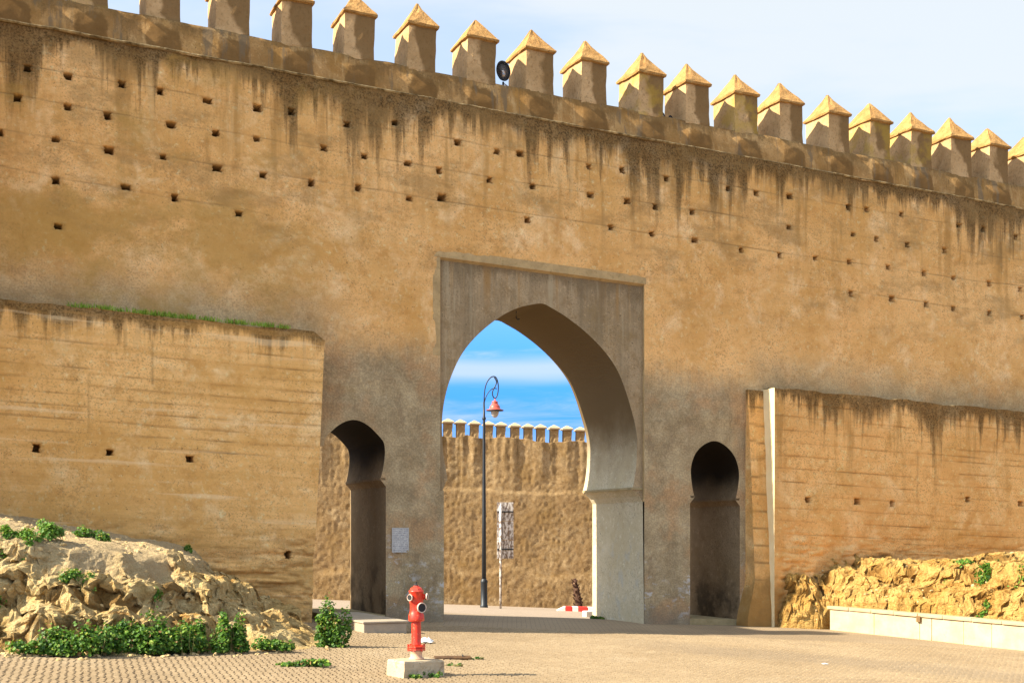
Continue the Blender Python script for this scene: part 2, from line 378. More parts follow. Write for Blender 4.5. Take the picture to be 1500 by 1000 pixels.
def butt_extra(t, c, x, y, zz, Q, fine):
    bd = t.noise(t.mp(Q, (.22, .22, 4.3)), 1.0, 3, .6); c = t.mix(t.m('MULTIPLY', t.rng(bd, .48, .62), .38), c, (.58, .31, .085)); c = t.mix(t.m('MULTIPLY', t.rng(bd, .42, .34), .35), c, (.95, .72, .42))
    lo = t.m('MULTIPLY', t.rng(t.m('ADD', zz, t.m('MULTIPLY', t.noise(Q, 1.6, 5, .7), 1.6)), 3.3, 1.5), .6)
    c = t.mix(t.m('MULTIPLY', lo, t.rng(t.noise(t.mp(Q, (.7, 1, 5)), 1.6, 5, .7), .40, .62)), c, (.30, .165, .050))
    return c
M_butt = earth('rammed_earth_bastion', (.88, .53, .205), (.70, .385, .120), (.92, .66, .34), stains=((5.68, .75, .95, 2.1),), extra=butt_extra)
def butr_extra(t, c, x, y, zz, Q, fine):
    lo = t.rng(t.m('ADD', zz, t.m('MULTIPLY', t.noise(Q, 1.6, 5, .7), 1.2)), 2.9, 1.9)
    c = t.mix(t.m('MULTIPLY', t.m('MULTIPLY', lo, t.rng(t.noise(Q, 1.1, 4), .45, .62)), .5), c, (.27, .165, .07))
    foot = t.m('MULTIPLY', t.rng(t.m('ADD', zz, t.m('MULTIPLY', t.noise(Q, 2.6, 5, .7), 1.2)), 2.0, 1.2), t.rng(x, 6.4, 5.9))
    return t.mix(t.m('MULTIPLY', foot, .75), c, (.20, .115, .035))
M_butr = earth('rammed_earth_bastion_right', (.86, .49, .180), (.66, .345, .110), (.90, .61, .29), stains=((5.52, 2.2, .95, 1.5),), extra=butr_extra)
M_sun_corner = simple_noise('painted_sunlit_corner', (.84, .66, .36), (.88, .74, .44), 3, .9, .3, 20)  # sunlight on the bastion's left corner, put into a pale colour

def far_extra(t, c, x, y, zz, Q, fine):
    f = t.rng(t.noise(t.mp(Q, (2.6, 1, .35)), 1, 4, .7), .5, .66)
    c = t.mix(t.m('MULTIPLY', t.m('MULTIPLY', f, t.rng(zz, 4.2, 6.4)), .7), c, (.10, .06, .024))
    c = t.mix(t.m('MULTIPLY', t.rng(t.noise(Q, 7, 6, .8), .50, .62), .55), c, (.16, .095, .035))
    d = t.rng(t.noise(t.mp(Q, (.35, 1, .8), (3, 0, 0)), 1.3, 5, .7), .48, .66)
    return t.mix(t.m('MULTIPLY', d, .5), c, (.28, .17, .06))
M_far = earth('rough_cast_earth', (.40, .275, .140), (.29, .185, .085), (.50, .37, .21), joint_hole_shade=False, extra=far_extra, finebump=.9)
M_farcap = simple_noise('whitened_cap', (.40, .30, .18), (.50, .40, .26), 6, .9, .3, 20)

def rock_mat(name, a, bb, cdark, sandy):
    m, t, b = new_mat(name, .95, .1); Q = t.coord()
    c = t.mix(t.rng(t.noise(Q, 1.1, 6, .7), .35, .65), a, bb)
    c = t.mix(t.m('MULTIPLY', t.rng(t.noise(t.mp(Q, (1, 1, 4)), 1.7, 6, .75), .52, .68), .75), c, cdark)
    c = t.mix(t.m('MULTIPLY', t.attr('sand'), .9), c, t.mix(t.noise(Q, 5, 5), sandy, tuple(k * .75 for k in sandy)))
    c = t.mix(t.rng(t.noise(Q, 30, 6, .75), .35, .55, .45, 0), c, tuple(k * .4 for k in a))
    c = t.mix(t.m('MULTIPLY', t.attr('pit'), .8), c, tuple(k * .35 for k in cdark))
    t.put(b.inputs['Base Color'], c)
    c2 = t.rng(t.noise(Q, 9, 5, .7), .30, .46, .6, 0); 
    h = t.m('ADD', t.noise(Q, 12, 8, .80), t.m('MULTIPLY', t.voro(t.mp(Q, (1, 1, 1.6)), 14), .3))
    t.put(b.inputs['Base Color'], t.mix(t.m('MULTIPLY', c2, t.m('SUBTRACT', 1, t.attr('sand'))), c, tuple(k * .30 for k in cdark)))
    t.put(b.inputs['Normal'], t.bump(h, 1.0, .11)); return m
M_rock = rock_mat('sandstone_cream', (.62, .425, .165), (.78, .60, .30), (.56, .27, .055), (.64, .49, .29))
M_rock2 = rock_mat('sandstone_ochre', (.58, .33, .085), (.70, .46, .155), (.44, .185, .03), (.60, .43, .19))

def ground_mat(name, pav=True):
    m, t, b = new_mat(name, .85, .2); P = t.coord(); x, y, z = t.sep(P)
    c = t.mix(t.rng(t.noise(P, .35, 5, .6), .35, .65), (.275, .200, .118), (.335, .250, .152))
    c = t.mix(t.m('MULTIPLY', t.rng(t.noise(P, 3, 6, .7), .45, .7), .4), c, (.40, .30, .18))
    # greyer tyre-polished sweep from the gate to the right foreground
    curve = t.m('SUBTRACT', t.m('ADD', y, t.m('MULTIPLY', x, .62)), 25.6)
    sw = t.m('ADD', curve, t.m('MULTIPLY', t.noise(t.mp(P, (.25, .6, 1)), 1.2, 4), 1.8))
    tr = t.m('MULTIPLY', t.rng(t.m('ABSOLUTE', sw), 1.7, .4), t.m('MULTIPLY', t.rng(x, 1.2, 3.5), .52))
    c = t.mix(tr, c, (.205, .158, .108))
    c = t.mix(t.m('MULTIPLY', t.rng(t.noise(t.mp(P, (1, 1, 1), (7, 1, 0)), .9, 6, .72), .54, .70), .45), c, (.19, .14, .09))
    c = t.mix(t.m('MULTIPLY', t.rng(t.noise(t.mp(P, (1, 1, 1), (3, 8, 0)), .5, 6, .7), .55, .68), .55), c, (.39, .305, .20))
    if pav:
        c = t.mix(t.rng(t.new('ShaderNodeNewGeometry').outputs['Random Per Island'], 0., 1., .0, .30, False), c, (.21, .15, .08))
    c = t.mix(t.rng(t.noise(P, 40, 5, .75), .38, .56, .4, 0), c, (.13, .09, .05))
    t.put(b.inputs['Base Color'], c)
    t.put(b.inputs['Normal'], t.bump(t.noise(P, 30, 5, .7), .35, .01)); return m
M_paver = ground_mat('concrete_pavers')
M_bed = simple_noise('sandy_bed', (.20, .135, .07), (.27, .19, .105), 3, .95, .4, 30)
def road_mat():
    m, t, b = new_mat('paved_street', .85, .2); P = t.coord(); x, y, z = t.sep(P)
    c = t.mix(t.rng(t.noise(P, .35, 5, .6), .35, .65), (.26, .19, .115), (.33, .245, .15))
    br = t.new('ShaderNodeTexBrick'); t.put(br.inputs['Vector'], P)
    br.inputs['Scale'].default_value = 1; br.inputs['Brick Width'].default_value = .2; br.inputs['Row Height'].default_value = .12
    br.inputs['Mortar Size'].default_value = .008
    c = t.mix(t.m('MULTIPLY', br.outputs['Fac'], .6), c, (.10, .07, .04))
    c = t.mix(t.rng(t.m('ADD', y, t.m('MULTIPLY', t.noise(P, .7, 4), 1.5)), 30.4, 32.5), c, t.mix(t.noise(P, 2, 5), (.29, .225, .17), (.38, .30, .225)))
    c = t.mix(t.rng(t.noise(P, 30, 5, .75), .38, .56, .4, 0), c, (.10, .08, .06))
    t.put(b.inputs['Base Color'], c); t.put(b.inputs['Normal'], t.bump(t.noise(P, 26, 5, .7), .4, .015)); return m
M_road = road_mat()

def leaf_mat(name, a, bb):
    m, t, b = new_mat(name, .55, .35)
    r = t.new('ShaderNodeNewGeometry').outputs['Random Per Island']
    c = t.mix(r, a, bb); c = t.mix(t.rng(r, .84, .95), c, (.30, .36, .05)); c = t.mix(t.m('GREATER_THAN', r, .965), c, (.26, .15, .05))
    t.put(b.inputs['Base Color'], c)
    tr = t.new('ShaderNodeBsdfTranslucent'); t.put(tr.inputs[0], t.mix(.5, c, (.22, .42, .03)))
    mx = t.new('ShaderNodeMixShader'); mx.inputs[0].default_value = .28
    t.l.new(b.outputs[0], mx.inputs[1]); t.l.new(tr.outputs[0], mx.inputs[2]); t.l.new(mx.outputs[0], t.n['Material Output'].inputs[0]); return m
M_leaf = leaf_mat('mallow_leaf', (.014, .060, .006), (.11, .235, .016))
M_leafy = leaf_mat('young_leaf', (.05, .14, .012), (.15, .28, .03))
M_stem = simple_noise('green_stem', (.10, .13, .03), (.16, .12, .05), 10, .8, 0)
def flat(name, c, rough=.6, metal=0, spec=.5, bumpamt=0, var=.25):
    m, t, b = new_mat(name, rough, spec); b.inputs['Metallic'].default_value = metal; Q = t.coord()
    t.put(b.inputs['Base Color'], t.mix(t.rng(t.noise(Q, 9, 6, .7), .35, .7), c, tuple(k * (1 - var) for k in c)))
    if bumpamt: t.put(b.inputs['Normal'], t.bump(t.noise(Q, 40, 4), bumpamt, .005))
    return m
M_iron = flat('dark_iron', (.016, .022, .030), .5, .2)
M_red = flat('lamp_red', (.50, .085, .055), .45)
M_white = flat('weathered_white', (.80, .76, .68), .8)
M_redp = flat('kerb_red', (.62, .035, .025), .7)

# ================================================================ GROUND
def lines(segs):
    out = []
    for a, b, s in segs: out += list(np.arange(a, b - 1e-6, s))
    return np.array(out + [segs[-1][1]])
xs = lines([(-400, -60, 40), (-60, -20, 4), (-20, 20, .8), (20, 60, 4), (60, 400, 40)])
ys = lines([(-60, 0, 10), (0, 60, .8), (60, 100, 5), (100, 900, 50)])
X, Y = np.meshgrid(xs, ys, indexing='ij')
Z = GZ(X, Y) + .008 * fbm(X * .6, Y * .6, 0, 3, 3)
PX0, PX1, PY0, PY1 = -9.0, 13.0, 13.4, 26.4
Z = Z - .013 * (sstep(PX0 + .3, PX0 + 1.2, X) * sstep(PX1 - .3, PX1 - 1.2, X) * sstep(PY0 - .8, PY0 + .2, Y) * sstep(PY1 + .8, PY1 - .2, Y))
tag(grid_obj('ground', np.stack([X, Y, Z], -1), M_road), kind='structure')
# small paving stones laid in rows, real joints (nearest part of the forecourt)
def pavers():
    a, bw, gap = .092, .125, .009
    nx, ny = int((PX1 - PX0) / a), int((PY1 - PY0) / bw)
    I, J = np.meshgrid(np.arange(nx), np.arange(ny), indexing='ij')
    cx = PX0 + (I + .5 * (J % 2) + .10 * np.sin(J * 1.7)) * a; cy = PY0 + J * bw
    ang = .035
    cx2 = cx + (cy - 20) * ang; cy2 = cy - cx * ang
    keep = (cx2 > -8.6) & (cx2 < 12.6) & (cy2 < 26.4 ) & (np.abs(cx2) < cy2 * .43)
    # stay in front of the kerb wall and the bank
    keep &= ~((cx2 > 7.0) & (cy2 > 29.3 - (cx2 - 7.0) * 1.40))
    cx2, cy2 = cx2[keep], cy2[keep]; n = len(cx2)
    hx, hy = a / 2 - gap / 2, bw / 2 - gap / 2
    dz = GZ(cx2, cy2) + .008 * fbm(cx2 * .6, cy2 * .6, 0, 3, 3) + rng.normal(0, .0018, n)
    tx, ty = rng.normal(0, .018, n), rng.normal(0, .018, n)
    V = np.zeros((n, 8, 3))
    for k, (sx, sy) in enumerate(((-1, -1), (1, -1), (1, 1), (-1, 1))):
        for lvl, (ins, zo) in enumerate(((0, -.016), (.006, .0))):
            V[:, k + 4 * lvl, 0] = cx2 + sx * (hx - ins); V[:, k + 4 * lvl, 1] = cy2 + sy * (hy - ins)
            V[:, k + 4 * lvl, 2] = dz + zo + sx * hx * tx + sy * hy * ty
    q = np.array([(4, 5, 6, 7), (0, 1, 5, 4), (1, 2, 6, 5), (2, 3, 7, 6), (3, 0, 4, 7)])
    Q = (np.arange(n) * 8)[:, None, None] + q[None]
    return grid_obj('paving_stones', np.zeros((1, 1, 3)), M_paver, smooth=False, mask=np.zeros((0, 0), bool), extra=(V.reshape(-1, 3) , (Q.reshape(-1, 4) + 1)))
tag(pavers(), 'small sandy paving stones laid in rows across the forecourt', 'paving', kind='stuff')

# ================================================================ GATE WALL
wall = empty('city_wall', W0, WA)
tag(wall, 'tall ochre earth city wall with pointed main arch, two side passages and pyramid-capped battlements', 'wall')
TOP = 10.88
ROWS = [
 [(42,99),(100,111),(179,123),(234,134),(306,147),(377,158),(429,164),(510,182),(579,180),(670,209),(727,222),(763,226),(863,244),(913,249),(976,262),(1067,277),(1108,283),(1158,288),(1243,303),(1272,306),(1322,314),(1405,330),(1442,336),(1490,347)],
 [(24,143),(101,157),(156,169),(249,183),(315,194),(376,203),(475,217),(534,229),(598,240),(643,250),(718,264),(780,273),(864,286),(918,296),(959,303),(1013,311),(1156,333),(1250,343),(1285,350),(1331,358),(1385,367)],
 [(0,194),(81,205),(158,220),(240,230),(318,246),(385,257),(456,268),(524,275),(599,291),(646,289),(771,322),(894,334),(955,343),(1018,352),(1085,367),(1143,374),(1193,378),(1243,384),(1301,392),(1355,401),(1399,407),(1451,415),(1495,423)],
 [(80,265),(185,275),(255,290),(350,313)],
 [(86,332)],
 [(1246,430),(1306,437),(1356,446),(1397,452),(1450,459),(1496,465)]]
holes = []; rowfit = []
for r_ in ROWS:
    pts = [inv(*p) for p in r_]; holes += pts
    if len(pts) > 1:
        tt = np.array([p[0] for p in pts]); zz = np.array([p[1] for p in pts]); rowfit.append((tt.min(), tt.max(), np.polyfit(tt, zz, 1 if len(pts) < 8 else 2)))
def groove(T_, Z_, zc, w0=.016): return np.exp(-((Z_ - zc) / w0) ** 2)
RES = .044
def dedupe(a): a = np.unique(np.round(a, 4)); return a[np.concatenate([[True], np.diff(a) > .011])]
RECTS = [(-2.285, 2.60, -.6, 7.60), (-5.25, -3.30, -.6, 4.36), (3.62, 5.44, -.6, 4.50)]
ts = np.concatenate([np.arange(-30, -12.5, .5), np.arange(-12.5, 16, RES), np.arange(16, 32.1, .5)])
RZ = RES / 2; zs = np.arange(-.6, TOP, RZ); zs = np.append(zs, TOP)
for a in (RECTS[0][0], RECTS[0][1], RECTS[1][0], RECTS[1][1], RECTS[2][0], RECTS[2][1]): ts[np.argmin(abs(ts - a))] = a
for a in (7.60, 4.36, 4.50): zs[np.argmin(abs(zs - a))] = a
TT, ZZ = np.meshgrid(ts, zs, indexing='ij')
D = .045 * fbm(TT * .45, ZZ * .45, 0, 3, 11) + .012 * fbm(TT * 2.2, ZZ * 2.2, 0, 4, 21) + .005 * fbm(TT * 9, ZZ * 9, 0, 2, 31)
JT = np.zeros_like(TT)
for k, (a, b, f) in enumerate(rowfit):
    lo, hi = {3: (-14, -6.2), 4: (6.0, 18)}.get(k, (-40, 40))
    zc = np.polyval(f, np.clip(TT, -11.5, 14.5)) + .035 + .018 * fbm(TT * .9, TT * 0 + k, 0, 3, 50 + k)
    fade = sstep(lo - .4, lo, TT) * sstep(hi + .4, hi, TT) * np.clip(.66 + .5 * fbm(TT * 1.1, TT * 0, k, 3, 70 + k), .3, 1)
    gq = groove(TT, ZZ, zc, .012) * fade
    D += .012 * gq; JT = np.maximum(JT, gq * .80)
    D += .010 * sstep(zc - .05, zc + .05, ZZ) * fade * .6      # the lift above overhangs slightly
edge = np.ones_like(D)
for (a, b, c_, d_) in RECTS:
    dx = np.maximum(np.maximum(a - TT, TT - b), 0); dz_ = np.maximum(ZZ - d_, 0); dist = np.hypot(dx, dz_)
    edge *= sstep(0, .30, dist)
    JT *= sstep(0, .2, dist)
D *= edge
Pw = np.stack([TT, D, ZZ], -1)
mask = np.ones((len(ts) - 1, len(zs) - 1), bool)
tc, zc_ = (ts[:-1] + ts[1:]) / 2, (zs[:-1] + zs[1:]) / 2
for (a, b, c_, d_) in RECTS: mask[np.ix_((tc > a) & (tc < b), zc_ < d_)] = False
ev, eq = [], []
def punch(P, mask, ts, zs, holes, ev, eq, JT=None, size=(3, 3), depth=.6):
    n, m = P.shape[:2]; base = n * m
    for (t0, z0) in holes:
        nw = size[0] + (random.random() < .25); nh = 2 * size[1] + random.choice((-1, 0, 0, 1, 1))
        i0 = int(np.argmin(abs(ts - (t0 - nw * RES / 2)))); j0 = int(np.argmin(abs(zs - (z0 - nh * RES / 4))))
        i1, j1 = i0 + nw, j0 + nh
        if i0 < 2 or i1 > n - 3 or j1 > m - 3 or not mask[i0:i1, j0:j1].all(): continue
        mask[i0:i1, j0:j1] = False
        ring = [(i, j0) for i in range(i0, i1)] + [(i1, j) for j in range(j0, j1)] + [(i, j1) for i in range(i1, i0, -1)] + [(i0, j) for j in range(j1, j0, -1)]
        jit = {}
        for (i, j) in ring:
            P[i, j, 0] += random.uniform(-.019, .019); P[i, j, 2] += random.uniform(-.010, .010); P[i, j, 1] += random.uniform(0, .02)
        for i in range(i0 - 1, i1 + 2):
            for j in range(j0 - 1, j1 + 2):
                if JT is not None: JT[i, j] = max(JT[i, j], random.choice((0., .1, .3)))
        s0 = base + len(ev)
        for (i, j) in ring:
            ev.append((P[i, j, 0], P[i, j, 1] + depth, P[i, j, 2]))
        L = len(ring)
        for k in range(L):
            a, b = ring[k], ring[(k + 1) % L]
            eq.append((a[0] * m + a[1], b[0] * m + b[1], s0 + (k + 1) % L, s0 + k))
        # back of the hole
        for k in range(1, L // 2): eq.append((s0 + k - 1 if k > 1 else s0, s0 + k, s0 + (L - 1 - k) , s0 + L - k if k > 1 else s0 + L - 1))
    return base
punch(Pw, mask, ts, zs, holes, ev, eq, JT)
ev = list(sh(np.array(ev)))
grid_obj('wall_face', sh(Pw), M_gate, wall, True, mask, (ev, eq), {'joint_hole_shade': JT})

def arch_line(R_, L_):
    return R_, L_
MAIN_R = [(2.60, -.6), (2.60, 2.74), (2.52, 2.86), (2.42, 2.95), (2.345, 2.99), (2.345, 3.06), (2.385, 3.2), (2.44, 3.55), (2.462, 3.95), (2.457, 4.17), (2.40, 4.50), (2.30, 4.80), (2.15, 5.24), (1.94, 5.68), (1.60, 6.06), (1.16, 6.41), (.66, 6.70), (.35, 6.83), (.12, 6.925)]
MAIN_L = [(-.12, 6.87), (-.5, 6.755), (-.95, 6.49), (-1.45, 6.06), (-1.81, 5.61), (-2.055, 5.07), (-2.178, 4.6), (-2.222, 4.25), (-2.222, 3.9), (-2.19, 3.5), (-2.117, 3.1), (-2.10, 3.02), (-2.10, 2.97), (-2.13, 2.93), (-2.205, 2.74), (-2.205, -.6)]
def refine(p, it=2, keep=()):
    """smooth a polyline by corner cutting, except short segments (mouldings)"""
    p = [Vector((a[0], a[1])) for a in p]
    for _ in range(it):
        q = [p[0]]
        for i in range(1, len(p) - 1):
            a, b, c = p[i - 1], p[i], p[i + 1]
            if b.y > 3.12 or (b.y > 3.0 and abs(b.x) < 0): q += [b.lerp(a, .25), b.lerp(c, .25)]
            else: q.append(b)
        q.append(p[-1]); p = q
    return [(v.x, v.y) for v in p]
MAIN = refine(MAIN_R + MAIN_L)
def small_arch(cx, hw, apex, bul):
    Rr = [(cx + hw * 1.02, -.6), (cx + hw * 1.02, 2.76), (cx + hw * .97, 2.80), (cx + hw * .86, 2.88), (cx + hw * .86, 2.94), (cx + hw * .92, 3.10), (cx + hw, 3.42), (cx + hw * .97, 3.66), (cx + hw * .80, apex - .32), (cx + hw * .45, apex - .11), (cx, apex)]
    Lr = [(2 * cx - a, b) for a, b in Rr[::-1][1:]]
    return refine(Rr + Lr, 2)
SM_L = [(-5.06 if (p_[0] < -4.6 and p_[1] < 3.50) else p_[0], p_[1]) for p_ in small_arch(-4.14, .65, 4.10, 3.42)]; SM_R = small_arch(4.47, .66, 4.245, 3.56)
def poly_face(name, outline, y, mat, parent, flipn=False):
    vs = [Vector((a, b, 0)) for a, b in outline]
    tri = tessellate_polygon([vs])
    P = sh([(a, y, b) for a, b in outline])
    return mesh_obj(name, P, tri, mat, parent)
def around(arch, rect):
    a, b, c, d = rect
    # arch runs right foot -> apex -> left foot
    return [(b, -.6)] + [p for p in [(b, d), (a, d), (a, -.6)]] + [p for p in arch[::-1]]
def extrude(name, arch, y0, y1, mat, parent, seg=10):
    n = len(arch); P = []
    for k in range(seg + 1):
        y = y0 + (y1 - y0) * k / seg
        P.append([(a, y, b) for a, b in arch])
    P = sh(P); return grid_obj(name, P, mat, parent, smooth=False)
DEPTH = 2.5; RC = .07
# main arch: recessed panel from the impost up, pier strips below it flush with the wall
IZ = 2.74
up = [(a, b) for a, b in MAIN if b >= IZ - .001]
a, b, c_, d_ = RECTS[0]
panel = [(b, IZ), (b, 7.56), (a, 7.56), (a, IZ)] + up[::-1][:]
panel = [(b, IZ), (b, 7.56), (a, 7.56), (a, IZ)] + [p for p in up[::-1] if not (abs(p[0] - b) < 1e-3 and abs(p[1] - IZ) < 1e-3)]
poly_face('arch_panel', panel, RC, M_panel, wall)
bm = bmesh.new()
def wall_quad(bm, pts): bm.faces.new([bm.verts.new(p) for p in sh(pts)])
wall_quad(bm, [(a, 0, IZ), (a, RC, IZ), (a, RC, 7.56), (a, 0, 7.56)])
wall_quad(bm, [(b, 0, IZ), (b, 0, 7.56), (b, RC, 7.56), (b, RC, IZ)])
wall_quad(bm, [(a, 0, 7.60), (b, 0, 7.60), (b, RC, 7.56), (a, RC, 7.56)])
wall_quad(bm, [(a, 0, 7.56), (a, RC, 7.56), (a, 0, 7.60)]); wall_quad(bm, [(b, 0, 7.56), (b, 0, 7.60), (b, RC, 7.56)])
wall_quad(bm, [(a, 0, IZ), (-2.205, 0, IZ), (-2.205, RC, IZ), (a, RC, IZ)])
bm_obj('panel_reveal', bm, M_frame, wall)
bm = bmesh.new(); wall_quad(bm, [(a, 0, -.6), (-2.205, 0, -.6), (-2.205, 0, IZ), (a, 0, IZ)])
bm_obj('pier_edge', bm, M_gate, wall)
MAINx = [(p, RC if p[1] > IZ else 0) for p in MAIN]
P = [[(p[0], (y0 if k == 0 else RC + .01 + (DEPTH - RC - .01) * (k - 1) / 9), p[1]) for (p, y0) in MAINx] for k in range(11)]
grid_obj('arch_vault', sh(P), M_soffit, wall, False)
poly_face('passage_front', around(SM_L, RECTS[1]), 0, M_gate, wall)
poly_face('passage_front', around(SM_R, RECTS[2]), 0, M_gate, wall)
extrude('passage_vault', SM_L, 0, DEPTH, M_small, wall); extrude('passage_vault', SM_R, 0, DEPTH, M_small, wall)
# back face of the wall, solid between and beside the openings
def back_poly(): 
    o = [(-30, -1.6), (-30, TOP), (32.2, TOP), (32.2, -1.6)]
    for A_ in (SM_R, MAIN, SM_L):
        lo = [(A_[0][0], -1.6)] + A_ + [(A_[-1][0], -1.6)]
        o += lo
    return o
poly_face('back_face', back_poly(), DEPTH, M_gate, wall)
# raised plaster band round the arch panel
bm = bmesh.new()
def wbox(bm, t0, t1, y0, y1, z0, z1):
    vs = box(bm, t0, t1, y0, y1, z0, z1)
    for v in vs: v.co.z -= WS * v.co.x
wbox(bm, -2.45, 2.64, -.014, .05, 7.603, 7.775); bm_obj('frame_band', bm, M_frame, wall)
bm = bmesh.new(); wbox(bm, -2.45, -2.288, -.005, .05, 5.55, 7.600); bm_obj('frame_band', bm, M_frame, wall)
# impost moulding on the right jamb, worn thresholds and floor of the passages
bm = bmesh.new(); wbox(bm, 2.30, 2.345 + .25, RC - .03, DEPTH - .04, 3.0, 3.045); bm_obj('impost', bm, M_impost, wall)
for cx, hw in ((-4.14, .65), (4.47, .66)):
    for s in ((1,) if cx < 0 else (-1, 1)):
        bm = bmesh.new(); x0 = cx + s * hw * .83; x1 = cx + s * hw * 1.0
        wbox(bm, min(x0, x1), max(x0, x1), -.0, DEPTH - .02, 2.885, 2.935) ; bm_obj('impost', bm, M_small, wall)
    bm = bmesh.new(); wbox(bm, cx - hw * 1.01, cx + hw * 1.01, .02, DEPTH + .1, -.5, .13); bm_obj('threshold', bm, M_impost, wall)
# iron hook with a patch of mortar at the crown of the vault
bm = bmesh.new(); tube(bm, [(-.12, .95, 6.86), (-.12, .95, 6.72), (-.09, .93, 6.67), (-.05, .93, 6.70)], .012); bm_obj('lantern_hook', bm, M_iron, wall)

# cornice ledge
n = 900; tl = np.linspace(-30, 32, n)
prof = [(.02, -.026), (-.018, -.010), (-.026, .002), (-.016, .010), (.12, .02), (.30, .03)]
P = np.zeros((n, len(prof), 3))
wob = .014 * fbm(tl * 2.0, tl * 0, 0, 4, 91) + .012 * vnoise(tl * 14, tl * 0, 0, 5)
brk = np.clip(vnoise(tl * 3.1, tl * 0, 0, 44) - .45, 0, 1) * .08
for k, (yy, z_) in enumerate(prof):
    P[:, k, 0] = tl; P[:, k, 1] = yy + (wob + brk if k < 4 else 0); P[:, k, 2] = TOP + z_ + (wob * .7 if k < 4 else 0)
grid_obj('cornice', sh(P), M_ledge, wall, True)
# parapet: leans back from the ledge, swells below each merlon
tm = [-3.96, -2.607, -1.258, .113, 1.436, 2.880, 4.124, 5.468, 6.742, 8.142, 9.380, 10.68, 12.0, 13.224, 14.51, 15.8, 17.1, 18.4, 19.7, 21.0, 22.3, 23.6]
tm = [q - .04 for q in tm]; tm = [-5.29, -6.58, -7.92, -9.27, -10.62, -11.97, -13.3, -14.6, -15.9, -17.2][::-1] + tm
SB, CZ = .13, 11.50
tp = np.arange(-29, 31, .07); sp = np.linspace(0, 1, 12)
Tp, Sp = np.meshgrid(tp, sp, indexing='ij')
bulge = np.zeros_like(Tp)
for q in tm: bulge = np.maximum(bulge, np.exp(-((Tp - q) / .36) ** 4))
yy = .03 + (SB - .03) * Sp ** 1.3 + .03 * fbm(Tp * .8, Sp * .8, 0, 3, 61) + .012 * fbm(Tp * 5, Sp * 4, 0, 3, 62) - .028 * bulge * np.sin(np.pi * np.clip(Sp * 1.0, 0, 1)) * .9
Zp = TOP - .03 + (CZ - TOP + .03) * Sp + .02 * vnoise(Tp * 1.5, Sp * 0, 0, 8)
P = np.stack([Tp, yy, Zp], -1)
tail = np.stack([np.stack([tp, np.full_like(tp, y_), np.full_like(tp, z_) + .02 * vnoise(tp * 1.5, tp * 0, 0, 8)], -1) for y_, z_ in ((SB + .02, CZ + .004), (.7, CZ + .01), (1.18, CZ), (1.2, CZ - .05), (1.3, TOP))], 1)
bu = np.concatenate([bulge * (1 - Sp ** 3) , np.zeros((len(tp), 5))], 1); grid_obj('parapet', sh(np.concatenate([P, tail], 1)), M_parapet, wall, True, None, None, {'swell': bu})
bm = bmesh.new(); wbox(bm, -30, 32.2, 1.28, DEPTH, TOP - .12, TOP); bm_obj('wall_walk', bm, M_ledge, wall)

def merlon_mesh(seed, w=.66, d=.90, h=.92):
    r = random.Random(seed); bm = bmesh.new(); zs_ = [-.05, .0, .10, .25, .45, .65, h]
    nx, ny = 5, 6; rings = []
    for z in zs_:
        fl = .022 * math.exp(-max(z, 0) / .16) ; ring = []
        per = [(-1 + 2 * i / nx, -1) for i in range(nx)] + [(1, -1 + 2 * i / ny) for i in range(ny)] + [(1 - 2 * i / nx, 1) for i in range(nx)] + [(-1, 1 - 2 * i / ny) for i in range(ny)]
        for (a_, b_) in per:
            cr = .985 if abs(a_) == 1 and abs(b_) == 1 else 1
            px = a_ * (w / 2 + fl * .25 + r.uniform(-.008, .008)) * cr; py = b_ * (d / 2 + (fl if b_ < 0 else 0) + r.uniform(-.008, .008)) * cr
            ring.append(bm.verts.new((px, py, z)))
        rings.append(ring)
    for A_, B_ in zip(rings, rings[1:]):
        L = len(A_)
        for i in range(L): bm.faces.new([A_[i], A_[(i + 1) % L], B_[(i + 1) % L], B_[i]])
    bm.faces.new(rings[-1]); bmesh.ops.recalc_face_normals(bm, faces=bm.faces)
    me = bpy.data.meshes.new('merlon'); bm.to_mesh(me); bm.free(); me.materials.append(M_merlon); return me
def cap_mesh(seed, w=.66, d=.90, h=.64):
    r = random.Random(seed); bm = bmesh.new(); rings = []
    lev = [(1.0, -.035), (1.12, -.02), (1.135, .022), (1.07, .055), (.80, .19), (.53, .325), (.27, .465), (.05, h - .04)]
    n_ = 5
    for (s, z) in lev:
        ring = []
        per = [(-1 + 2 * i / n_, -1) for i in range(n_)] + [(1, -1 + 2 * i / n_) for i in range(n_)] + [(1 - 2 * i / n_, 1) for i in range(n_)] + [(-1, 1 - 2 * i / n_) for i in range(n_)]
        for (a_, b_) in per:
            j = .010 if s > .2 else .008
            ring.append(bm.verts.new((a_ * w / 2 * s + r.uniform(-j, j), b_ * d / 2 * s + r.uniform(-j, j), z + r.uniform(-j, j))))
        rings.append(ring)
    for A_, B_ in zip(rings, rings[1:]):
        L = len(A_)
        for i in range(L): bm.faces.new([A_[i], A_[(i + 1) % L], B_[(i + 1) % L], B_[i]])
    bm.faces.new(rings[-1]); bm.faces.new(rings[0][::-1]); bmesh.ops.recalc_face_normals(bm, faces=bm.faces)
    me = bpy.data.meshes.new('cap'); bm.to_mesh(me); bm.free(); me.materials.append(M_cap); return me
mm = [merlon_mesh(i) for i in range(5)]; cm = [cap_mesh(i, h=.64 + .025 * math.sin(i * 2.3)) for i in range(5)]
